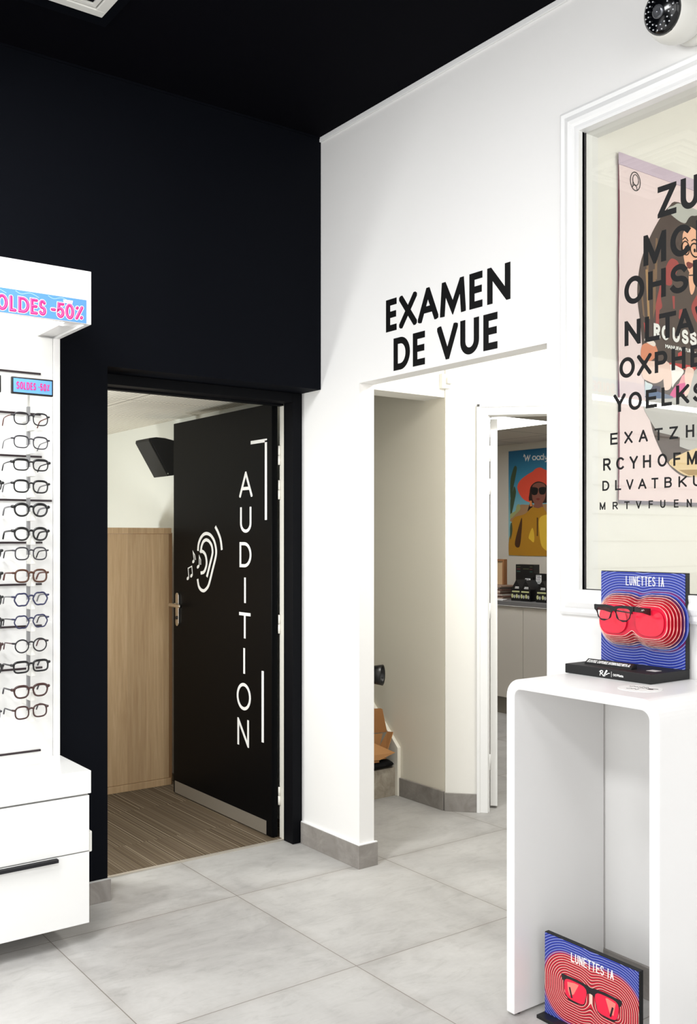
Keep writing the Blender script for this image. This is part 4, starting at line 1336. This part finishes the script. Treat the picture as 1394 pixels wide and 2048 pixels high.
def mat_rings(name, yc, zc, pitch=0.0078, split=0.046):
    """blue field with pale contour lines, red contour field inside"""
    m = mat(name, '#27368c', 0.35)
    t = NT(m)
    p, x, y, z = t.pos()
    u = t.math('SUBTRACT', y, yc)
    v_ = t.math('SUBTRACT', z, zc)
    au = t.math('SQRT', t.math('ADD', t.math('MULTIPLY', u, u), 0.00012))
    a1 = t.math('MAXIMUM', t.math('SUBTRACT', t.math('ABSOLUTE', t.math('SUBTRACT', au, 0.062)), 0.018), 0.0)
    a2 = t.math('MAXIMUM', t.math('SUBTRACT', t.math('ABSOLUTE', v_), 0.010), 0.0)
    d = t.math('SQRT', t.math('ADD', t.math('MULTIPLY', a1, a1), t.math('MULTIPLY', a2, a2)))
    d = t.math('SUBTRACT', d, 0.029)
    ph = t.math('FRACT', t.math('DIVIDE', d, pitch))
    ln = t.math('LESS_THAN', t.math('ABSOLUTE', t.math('SUBTRACT', ph, 0.5)), 0.075)
    sh = t.math('SUBTRACT', 1.0, t.math('MULTIPLY', ph, 0.75))
    blue = t.mix(sh, lin('#141b5c'), lin('#2c41ad'))
    blue = t.mix(ln, blue, lin('#aeb9e8'))
    red = t.mix(ph, lin('#5c0413'), lin('#e0203a'))
    ln2 = t.math('LESS_THAN', t.math('ABSOLUTE', t.math('SUBTRACT', ph, 0.5)), 0.10)
    red = t.mix(ln2, red, lin('#f6cdbd'))
    f = t.math('DIVIDE', t.math('SUBTRACT', d, split - 0.004), 0.010, clamp=True)
    c = t.mix(f, red, blue)
    t.l.new(c, bsdf(m).inputs['Base Color'])
    return m


def glasses_front(w, h, bridge, n=4.0, k=0):
    """outline (outer) and two lens holes of a chunky frame, centred"""
    def lens(sx):
        pts = []
        for i in range(28):
            a = 2 * PI * i / 28
            c, s_ = math.cos(a), math.sin(a)
            r = (abs(c) ** n + abs(s_) ** n) ** (-1 / n)
            x = r * c * w / 2 * (1.0 + 0.10 * s_)
            pts.append((sx * (bridge / 2 + w / 2 + x), r * s_ * h / 2))
        return pts
    W2 = bridge / 2 + w
    outer = [(-W2 - 0.011, h / 2 + 0.007), (-W2 * 0.5, h / 2 + 0.0085), (-bridge / 2, h / 2 + 0.006), (0, h / 2 + 0.0035), (bridge / 2, h / 2 + 0.006), (W2 * 0.5, h / 2 + 0.0085), (W2 + 0.011, h / 2 + 0.007),
             (W2 + 0.010, h / 2 - 0.006), (W2 + 0.0035, h / 2 - 0.012), (W2 + 0.001, 0), (W2 - 0.004, -h / 2 + 0.006), (W2 - 0.014, -h / 2 - 0.004), (bridge / 2 + w / 2, -h / 2 - 0.0055), (bridge / 2 + 0.008, -h / 2 + 0.001), (bridge / 2 + 0.001, 0), (bridge / 2 - 0.004, h * 0.2), (0, h * 0.27),
             (-bridge / 2 + 0.004, h * 0.2), (-bridge / 2 - 0.001, 0), (-bridge / 2 - 0.008, -h / 2 + 0.001), (-bridge / 2 - w / 2, -h / 2 - 0.0055), (-W2 + 0.014, -h / 2 - 0.004), (-W2 + 0.004, -h / 2 + 0.006), (-W2 - 0.001, 0), (-W2 - 0.0035, h / 2 - 0.012), (-W2 - 0.010, h / 2 - 0.006)]
    return outer, lens(1), lens(-1)


# ---- upper display with stacked layers, standing on the console
YC = 1.770
ds = thing('glasses_display', 'blue and red layered LUNETTES IA display stand on top of the console', 'display stand', (2.43, 1.777, ZT))
part(MB().box(2.335, 2.521, 1.628, 1.926, ZT, ZT + 0.028), 'base', BLACKM, ds, 0.002)
part(MB().box(2.502, 2.521, 1.628, 1.922, ZT + 0.028, 1.291), 'back_board', BLACKM, ds, 0.001)
RZ = 1.146
part(MB().box(2.5005, 2.502, 1.630, 1.921, ZT + 0.028, 1.289), 'printed_panel', mat_rings('print_blue_contours', YC, RZ), ds)
levels = [0.046, 0.040, 0.034, 0.028, 0.022, 0.016, 0.010]
fcol = ['#3040a0', '#5c2a5c', '#a3202f', '#b31c2c', '#c01c2e', '#cf1d33', '#e02040']
ecol = mat('layer_edge_cream', '#f0cdbf', 0.4)
for i, (lv, fc) in enumerate(zip(levels, fcol)):
    o_ = goggle_outline(lv)
    b = MB()
    w0 = 0.002 + 0.0078 * i
    b.fill([o_], w0, w0 + 0.0042, 0, FX(2.5005, YC, RZ))
    b.fill([o_, goggle_outline(lv - 0.0013)], w0 + 0.0042, w0 + 0.0046, 1, FX(2.5005, YC, RZ))
    part(b, 'contour_layer', [mat('layer_' + fc[1:], fc, 0.28), ecol if i else mat('layer_edge_blue', '#8f9ddb', 0.4)], ds)
for sy in (1, -1):
    b = MB()
    lp_ = [(sy * 0.063 + 0.047 * math.copysign(abs(math.cos(a)) ** 0.7, math.cos(a)) * (1 + 0.06 * math.sin(a)), 0.038 * math.copysign(abs(math.sin(a)) ** 0.8, math.sin(a)) - 0.002) for a in [2 * PI * k / 32 for k in range(32)]]
    b.fill([lp_], 0.0565, 0.0590, 0, FX(2.5005, YC, RZ))
    part(b, 'red_lens_shape', mat('gloss_red_acrylic', '#f5203f', 0.12), ds)
b = MB()
word(b, 'LUNETTES', 0.0, 0, 0.028, 0.0100, 0.0032, 0.0027, 0.0, 0.0008, FX(2.5005, YC + 0.060, 1.249))
word(b, 'IA', 0.1135, 0, 0.028, 0.0100, 0.0040, 0.0027, 0.0, 0.0008, FX(2.5005, YC + 0.060, 1.249), 0, {'I': 0.4})
part(b, 'lettering', VINYLW, ds, label='white LUNETTES IA lettering')
b = MB().prism([(0, 0), (0.030, 0), (0.030, 0.012), (0.020, 0.016), (0.004, 0.006)], -0.165, 0.0, 0, lambda u, v, w: (2.372 + u, 1.885 + w, ZT + 0.028 + v))
lb = part(b, 'label_bar', BLACKP, ds, 0.001)
b = MB().text('ÉCOUTEZ. CAPTUREZ. INTERROGEZ META AI.', 0.012, 0.0, 0.0005, 0, lambda u, v, w: (2.3763 - w * 0.7 + v * 0.80, 1.878 - u, ZT + 0.0345 + v * 0.60 + w * 0.7), width=0.150, height=0.0135, shear=0.25, off=0.0004)
part(b, 'lettering', VINYLW, lb)
# script logo | ribbon logo on the base front
b = MB()
f = FX(2.335, 1.800, ZT + 0.005)
line(b, smooth([(0.000, 0.012), (0.006, 0.0165), (0.012, 0.015), (0.010, 0.010), (0.004, 0.009), (0.010, 0.006), (0.013, 0.002)], 4), 0.0022, 0, 0.0006, f)
line(b, [(0.005, 0.015), (0.002, 0.001)], 0.0022, 0, 0.0006, f)
line(b, smooth([(0.014, 0.002), (0.017, 0.007), (0.020, 0.004), (0.018, 0.001), (0.015, 0.003)], 4), 0.0018, 0, 0.0006, f)
line(b, smooth([(0.013, 0.000), (0.019, 0.010), (0.024, 0.018), (0.027, 0.017), (0.022, 0.010), (0.024, 0.006), (0.030, 0.010), (0.036, 0.011)], 4), 0.0022, 0, 0.0006, f)
b.box(0.0415, 0.0424, 0.001, 0.017, 0, 0.0006, 0, f)
line(b, smooth([(0.048, 0.008), (0.050, 0.011), (0.053, 0.008), (0.056, 0.005), (0.058, 0.008), (0.056, 0.011), (0.053, 0.008), (0.050, 0.005)], 4, True), 0.0012, 0, 0.0006, f)
b.text('Meta', 0.012, 0, 0.0006, 0, lambda u, v, w: f(u + 0.0605, v + 0.0045, w), width=0.022, height=0.0075, off=0.0003)
part(b, 'logo', VINYLW, ds, label='white script and ribbon logos on the base')
part(MB().tube([(2.455, 1.769, 1.168), (2.3685, 1.769, 1.181)], 0.0022, 8), 'holder_pin', BLACKP, ds)
part(MB().box(2.395, 2.425, 1.655, 1.685, ZT + 0.028, ZT + 0.0286), 'sticker', mat('silver_sticker', '#d6d2cb', 0.4), ds)

# ---- chunky black glasses floating in front of the display
gl = thing('smart_glasses', 'black thick-framed glasses mounted in front of the red layered display', 'glasses', (2.365, 1.768, 1.172))
gz, gx, gy = 1.172, 2.362, 1.769
o_, l1, l2 = glasses_front(0.048, 0.034, 0.017)
b = MB().fill([o_, l1, l2], 0.0, 0.005, 0, FX(gx, gy, gz))
gfr = part(b, 'front_frame', BLACKP, gl, 0.0012)
for l in (l1, l2):
    part(MB().fill([l], 0.0015, 0.003, 0, FX(gx, gy, gz)), 'lens', LENS, gl)
for sy in (1, -1):
    y = gy + sy * 0.067
    b = MB().prism([(0, 0.028), (0.0, 0.012), (0.04, 0.007), (0.076, -0.002), (0.076, 0.019), (0.04, 0.022)], -0.0025, 0.0025, 0, lambda u, v, w, y=y: (gx + u, y + w, gz + v - 0.003))
    part(b, 'temple', BLACKP, gl, 0.001)
b = MB()
line(b, smooth([(0.0, 0.0), (0.004, 0.004), (0.006, 0.0), (0.010, 0.004), (0.014, 0.001)], 3), 0.001, 0, 0.0004, lambda u, v, w: (gx + 0.030 + u, gy - 0.067 - 0.0026 - w, gz + 0.010 + v))
part(b, 'logo', VINYLW, gl)

# ---- round card on the console
rc = thing('round_card', 'round white printed card lying on the console in front of the display', 'card', (2.25, 1.602, ZT))
part(MB().lathe([(0.0, 0.0), (0.058, 0.0), (0.058, 0.0012), (0.0, 0.0012)], 48, 0, lambda u, v, w: (2.25 + u, 1.602 + v, ZT + w), False), 'disc', VINYLW, rc)
f = lambda u, v, w: (2.25 + v * 0.95 + u * 0.3, 1.602 - u * 0.95 + v * 0.3, ZT + 0.0013 + w)
b = MB()
for k, (u0, v0, n_) in enumerate(((-0.035, 0.02, 5), (-0.01, 0.024, 6), (-0.008, 0.004, 8), (-0.03, -0.022, 7))):
    line(b, smooth([(u0 + 0.0055 * i, v0 + 0.006 * (-1) ** i * (0.5 + 0.5 * ((i * 7) % 3) / 2)) for i in range(n_)], 3), 0.0016, 0, 0.0003, f)
line(b, [(0.025, 0.004), (0.045, 0.012)], 0.006, 0, 0.0003, f)
disc(b, 0.028, -0.002, 0.008, 0.006, 0, 0.0003, f)
part(b, 'printed_script', VINYLB, rc)

# ---- lower display on the floor under the console
XL = 2.195
low = thing('floor_display', 'blue and red LUNETTES IA panel standing on the floor inside the console', 'display panel', (2.21, 1.72, 0))
part(MB().box(2.162, 2.235, 1.560, 1.887, 0, 0.010), 'base', BLACKP, low, 0.001)
part(MB().box(XL, XL + 0.016, 1.564, 1.884, 0.010, 0.245), 'back_board', BLACKM, low, 0.001)
LC, LZ = 1.720, 0.111
part(MB().box(XL - 0.0012, XL, 1.566, 1.883, 0.010, 0.243), 'printed_panel', mat_rings('print_blue_contours_low', LC, LZ, pitch=0.0070, split=0.058), low)
b = MB()
word(b, 'LUNETTES', 0.0, 0, 0.026, 0.0115, 0.0028, 0.0030, 0.0, 0.0006, FX(XL - 0.0012, 1.788, 0.1915))
word(b, 'IA', 0.123, 0, 0.026, 0.0115, 0.0042, 0.0030, 0.0, 0.0006, FX(XL - 0.0012, 1.788, 0.1915), 0, {'I': 0.42})
part(b, 'lettering', VINYLW, low, label='white LUNETTES IA lettering')
b = MB()
o_, l1, l2 = glasses_front(0.076, 0.056, 0.030)
f = FX(XL - 0.0012, LC, LZ)
b.fill([o_, l1, l2], 0.0003, 0.0008, 0, f)
for l, sx in ((l1, 1), (l2, -1)):
    b.fill([l], 0.0001, 0.0004, 1, f)
    cx_ = sx * 0.053
    q = [(cx_ - 0.028, 0.018), (cx_ - 0.004, 0.023), (cx_ + 0.012, 0.023), (cx_ - 0.006, -0.010), (cx_ - 0.020, -0.018), (cx_ - 0.026, -0.005)]
    if sx > 0:
        q = [(cx_ + 0.029, 0.020), (cx_ + 0.002, 0.024), (cx_ - 0.004, 0.022), (cx_ + 0.010, -0.014), (cx_ + 0.022, -0.016)]
    b.fill([q], 0.0004, 0.0006, 2, f)
    line(b, [(cx_ + sx * 0.020, 0.006), (cx_ + sx * 0.012, -0.022)], 0.0055, 0.0006, 0.0009, f, 0)
part(b, 'printed_glasses', [mat('print_frame_dark', '#17151a', 0.4), mat('print_lens_red', '#ef1f45', 0.3), mat('print_lens_light', '#f58478', 0.3)], low)

# ================================================================== LIT EYEWEAR DISPLAY UNIT ON THE BLACK WALL
UX0, UX1 = -0.55, 1.304
UYF, UYB = 3.108, 3.443
du = thing('display_unit', 'white lit eyewear wall unit with drawers on the black wall', 'display unit', (0.4, 3.3, 0.073))
part(MB().box(UX0, 1.278, 3.405, UYB, 0.595, 2.126), 'back_panel', GLOSSW, du)
part(MB().box(1.279, UX1, 3.398, UYB, 0.595, 2.126), 'side_board', SATINW, du, 0.001)
b = MB().box(UX0, UX1, UYF, UYF + 0.018, 2.126, 2.308).box(UX0, UX1, UYF + 0.018, UYB, 2.292, 2.308).box(UX1 - 0.018, UX1, UYF + 0.018, UYB, 2.126, 2.292).box(UX0, UX0 + 0.018, UYF + 0.018, UYB, 2.126, 2.292).box(UX0 + 0.018, UX1 - 0.018, UYB - 0.018, UYB, 2.126, 2.292)
hd = part(b, 'light_header', SATINW, du, 0.001)
part(MB().box(UX0 + 0.02, UX1 - 0.075, UYF + 0.02, UYB - 0.02, 2.140, 2.150), 'light_diffuser', LAMP, hd)
part(MB().box(UX1 - 0.075, UX1 - 0.02, UYF + 0.02, UYB - 0.02, 2.134, 2.150), 'diffuser_rail', SATINW, hd)
part(MB().box(UX0, UX1 - 0.004, UYF + 0.022, UYB, 0.073, 0.512), 'carcass', SATINW, du)
part(MB().box(UX0, UX1, UYF, UYB, 0.517, 0.595), 'top_slab', GLOSSW, du, 0.002)
part(MB().box(UX0, UX1 - 0.006, UYF + 0.002, UYF + 0.021, 0.321, 0.511), 'drawer', GLOSSW, du, 0.0015)
dr = part(MB().box(UX0, UX1 - 0.006, UYF + 0.002, UYF + 0.021, 0.073, 0.317), 'drawer', GLOSSW, du, 0.0015)
part(MB().box(0.45, 1.183, UYF - 0.016, UYF + 0.004, 0.304, 0.316), 'handle', mat('dark_grey_handle', '#26262a', 0.35, metal=0.5), dr, 0.002)
pr = [(3.118, 0.312), (3.150, 0.312), (3.156, 0.322), (3.156, 0.374), (3.150, 0.384), (3.118, 0.384)]
part(MB().prism(pr, 0.0, 0.012, 0, lambda u, v, w: (UX1 - 0.004 + w, u, v)), 'side_clip', PLASTW, du, 0.004, label='small white plastic clip on the side')
for z, x1 in ((1.991, 1.232), (1.843, 1.232), (1.689, 1.236), (1.530, 1.274), (1.377, 1.238), (1.226, 1.236), (1.075, 1.236), (0.922, 1.238), (0.621, 1.232)):
    part(MB().box(UX0 + 0.03, x1, 3.399, 3.406, z - 0.0035, z + 0.0035), 'rail', MAROON, du, 0.001)
# sale banner on the header
bn = part(MB().box(0.55, 1.286, UYF - 0.0012, UYF, 2.128, 2.2075), 'sale_banner', mat('banner_blue', '#5790cf', 0.45), du, label='pale blue banner reading SOLDES -50% in pink balloon letters')
PINK = mat('balloon_pink', '#c92a7c', 0.35)
PINKL = mat('balloon_highlight', '#ea74b2', 0.35)
f = FY(0, UYF - 0.0012, 0)
b = MB()
LET = [('S', 0.938, 0.972), ('O', 0.977, 1.015), ('L', 1.02, 1.044), ('D', 1.049, 1.087), ('E', 1.09, 1.116), ('S', 1.118, 1.144), ('-', 1.159, 1.178), ('5', 1.18, 1.208), ('0', 1.21, 1.242), ('%', 1.245, 1.276)]
for ch, u0, u1 in LET:
    b = MB()
    glyph(b, ch, u0 - 0.002, u1 + 0.002, 2.132, 2.189, 0.0148, 0.0, 0.0003, f, 0, False, True)
    glyph(b, ch, u0, u1, 2.134, 2.187, 0.0105, 0.0006, 0.0010, f, 1, False, True)
    glyph(b, ch, u0 + 0.002, u1 - 0.004, 2.139, 2.186, 0.0022, 0.0013, 0.0015, f, 2, False, True)
    part(b, 'letter', [mat('banner_white', '#f3eef6', 0.4), PINK, PINKL], bn)
BML = [mat('banner_white', '#f3eef6', 0.4), PINK, PINKL, mat('banner_magenta', '#b0357d', 0.4), mat('banner_ripple', '#a9cdf2', 0.4)]
b = MB()
b.prism([(1.205, 2.187), (1.235, 2.187), (1.237, 2.198), (1.203, 2.198)], 0, 0.0018, 0, f)
b.text("jusqu'à", 0.008, 0.0018, 0.0022, 3, lambda u, v, w: f(u + 0.2078 + 1.0, v + 2.1895, w), width=0.024, height=0.0065)
part(b, 'small_caption', BML, bn)
b = MB()
for k in range(6):
    u = 0.60 + 0.11 * k
    line(b, smooth([(u, 2.204), (u + 0.02, 2.196), (u + 0.05, 2.203), (u + 0.08, 2.192)], 4), 0.0016, 0, 0.0002, f, 4)
part(b, 'water_ripples', BML, bn)

# ---- eyewear rods with little sale signs
SIGNB = mat('sign_blue', '#5f9ad8', 0.4)
GZ = [1.809, 1.727, 1.648, 1.573, 1.491, 1.407, 1.339, 1.261, 1.18, 1.102, 1.018, 0.945, 0.859, 0.787]


def rod(xc, lab):
    t = thing('eyewear_rod', lab, 'display rod', (xc, 3.36, 0.70), group='eyewear rods of the white display unit')
    part(MB().box(xc + 0.008, xc + 0.018, 3.338, 3.352, 0.76, 1.86), 'pole', GREYMET, t)
    part(MB().box(xc + 0.010, xc + 0.016, 3.352, 3.404, 1.81, 1.83).box(xc + 0.010, xc + 0.016, 3.352, 3.404, 0.80, 0.82), 'bracket', PLASTW, t)
    part(MB().box(xc + 0.009, xc + 0.017, 3.340, 3.346, 1.86, 1.90), 'sign_stem', PLASTW, t)
    for z in GZ:
        part(MB().box(xc + 0.004, xc + 0.021, 3.290, 3.340, z - 0.038, z - 0.005), 'holder', PLASTW, t, 0.002)
    sg = part(MB().box(xc - 0.062, xc + 0.088, 3.298, 3.312, 1.896, 1.956), 'sign', BLACKP, t, 0.003)
    part(MB().box(xc - 0.056, xc + 0.082, 3.2972, 3.298, 1.902, 1.950), 'sign_insert', SIGNB, sg)
    b = MB()
    u = xc - 0.046
    f = FY(0, 3.2972, 0)
    for ch, w in (('S', .0125), ('O', .0135), ('L', .0105), ('D', .0135), ('E', .0105), ('S', .0115), (' ', .006), ('-', .007), ('5', .0115), ('0', .0125), ('%', .0125)):
        if ch != ' ':
            glyph(b, ch, u, u + w - 0.002, 1.913, 1.939, 0.0036, 0, 0.0008, f, 0, False, True)
        u += w
    part(b, 'lettering', mat('sign_pink', '#d01f78', 0.4), sg)
    return t


rod(1.153, 'grey eyewear rod carrying the small SOLDES -50% sign that is fully in view')
rod(0.967, 'grey eyewear rod at the left edge of the picture, only its sign corner showing')

# ---- eyeglasses
FRM = {'gun': ('#2b2a2e', .3, .5), 'grey': ('#3f3e44', .3, .5), 'black': ('#0c0c0e', .3, 0), 'tort': ('#4a2a18', .3, 0), 'blue': ('#23264a', .3, 0), 'burg': ('#4a1620', .3, 0), 'brown': ('#3a1f1c', .3, 0), 'redb': ('#6a3a30', .3, .2), 'silver': ('#8c8c90', .3, .7)}


def fm(k):
    c, r, me = FRM[k]
    return mat('eyewear_' + k, c, r, metal=me)


STY = {
    'softsquare': (0.051, 0.041, 3.0, 0.0, 0.06), 'browline': (0.052, 0.037, 3.4, 0.0, 0.10), 'panto': (0.049, 0.042, 2.3, 0.0, 0.12),
    'roundsq': (0.047, 0.042, 2.9, 0.0, 0.0), 'hex': (0.049, 0.043, 2.3, 0.045, 0.0), 'round': (0.047, 0.044, 2.05, 0.0, 0.04), 'rect': (0.052, 0.037, 3.8, 0.0, 0.05), 'angular': (0.050, 0.040, 2.7, 0.0, 0.16),
}


def eyeglasses(style, colr, tcol, r, rtop, lab, loc, grp, tilt=0.0):
    w, h, n, hx, tap = STY[style]
    r, rtop = r * 1.85, rtop * 1.75
    t = thing('eyeglasses', lab, 'eyeglasses', loc, 0.0, grp)
    t.rotation_euler = (0, tilt, 0)
    br = 0.017

    def loop(sx, inset=0.0):
        pts = []
        for i in range(30):
            a = 2 * PI * i / 30
            c, s_ = math.cos(a), math.sin(a)
            k = (abs(c) ** n + abs(s_) ** n) ** (-1 / n) * (1 + hx * math.cos(6 * a))
            pts.append((sx * (br / 2 + w / 2 + k * c * (w / 2 - inset) * (1 + tap * s_ * (1 if c > 0 else 0.6))), 0.0, k * s_ * (h / 2 - inset)))
        return pts
    b = MB()
    for sx in (1, -1):
        L = loop(sx)
        b.tube(L, [r + (rtop - r) * max(0.0, p[2] / (h / 2)) for p in L], 8, True)
        b.tube([(sx * (br / 2 + w - 0.003), 0, h * 0.24), (sx * (br / 2 + w + 0.006), 0.001, h * 0.27), (sx * (br / 2 + w + 0.008), 0.006, h * 0.27)], max(r, rtop) * 1.15, 8)
    b.tube(smooth([(-br / 2 - 0.003, 0, h * 0.20), (-br / 4, -0.001, h * 0.29), (br / 4, -0.001, h * 0.29), (br / 2 + 0.003, 0, h * 0.20)], 3), r * 1.15, 8)
    o = b.build('front_frame', fm(colr), t)
    for sx in (1, -1):
        lb_ = MB()
        lb_.add([(p[0], 0.0004, p[2]) for p in loop(sx, r * 0.5)], [tuple(range(30))])
        lb_.build('lens', LENS, t)
        tb = MB().tube(smooth([(sx * (br / 2 + w + 0.008), 0.004, h * 0.27), (sx * (br / 2 + w + 0.010), 0.035, h * 0.25), (sx * (br / 2 + w + 0.009), 0.075, h * 0.20), (sx * (br / 2 + w + 0.006), 0.096, h * 0.08), (sx * (br / 2 + w + 0.004), 0.114, -h * 0.40)], 4), max(0.0014, r * 0.95), 8)
        tb.build('temple', fm(tcol), t)
    return t


def copy_thing(t, loc, lab, tilt=0.0):
    r = t.copy()
    C.objects.link(r)
    r.location = loc
    r.rotation_euler = (0, tilt, 0)
    r['label'] = lab
    for ch in t.children:
        c = ch.copy()
        C.objects.link(c)
        c.parent = r
    return r


ORD = ['topmost', 'second from the top', 'third from the top', 'fourth from the top', 'fifth from the top', 'sixth from the top', 'seventh from the top', 'eighth from the top', 'seventh from the bottom', 'sixth from the bottom', 'fifth from the bottom', 'fourth from the bottom', 'third from the bottom', 'second from the bottom', 'lowest']
SPEC = [
    ('softsquare', 'gun', 'redb', .0012, .0016, 'thin dark eyeglasses with reddish brown temples'),
    ('softsquare', 'grey', 'silver', .0011, .0016, 'thin dark grey eyeglasses with silver temples'),
    ('browline', 'black', 'gun', .0013, .0026, 'black browline eyeglasses'),
    ('softsquare', 'black', 'silver', .0015, .0022, 'black soft square eyeglasses'),
    ('panto', 'black', 'silver', .0018, .0028, 'black rounded eyeglasses with thick brow'),
    ('panto', 'black', 'black', .0018, .0026, 'black rounded eyeglasses with black temples'),
    ('roundsq', 'grey', 'gun', .0013, .0015, 'thin grey metal eyeglasses'),
    ('roundsq', 'tort', 'redb', .0018, .0020, 'brown tortoiseshell eyeglasses'),
    ('hex', 'blue', 'silver', .0015, .0017, 'dark blue hexagonal eyeglasses with thicker rims'),
    ('hex', 'blue', 'grey', .0013, .0015, 'thin dark blue hexagonal eyeglasses'),
    ('round', 'gun', 'burg', .0013, .0016, 'round dark eyeglasses with burgundy temples'),
    ('rect', 'black', 'grey', .0017, .0024, 'black rectangular eyeglasses'),
    ('angular', 'brown', 'grey', .0017, .0026, 'dark brown angular eyeglasses'),
    ('roundsq', 'brown', 'grey', .0015, .0018, 'thin brown rounded eyeglasses'),
]
tilts = [0, 0.02, 0, 0.01, 0, 0, 0, 0, -0.035, -0.03, -0.035, -0.03, -0.035, -0.035]
protos = []
for i, (st, c1, c2, r, rt, d) in enumerate(SPEC):
    k = i if i < 8 else i + 1
    protos.append(eyeglasses(st, c1, c2, r, rt, '%s, %s under the small sale sign' % (d, ORD[k]), (1.153, 3.280, GZ[i]), 'eyeglasses on the display rod', tilts[i]))
for j, (i, z, d) in enumerate(((2, 1.573, 'topmost'), (5, 1.339, 'second from the top'), (4, 1.261, 'third from the top'), (3, 1.18, 'fourth from the top'), (11, 1.102, 'fifth from the top'), (12, 1.018, 'third from the bottom'), (2, 0.945, 'second from the bottom'), (6, 0.787, 'lowest'))):
    copy_thing(protos[i], (0.988, 3.280, z), 'eyeglasses cut off by the left edge of the picture, %s of those' % d)
for o in S.objects:
    if o.name.startswith('eyeglasses') and 'cut off by' in o.get('label', ''):
        o['group'] = 'eyeglasses cut off by the left edge'
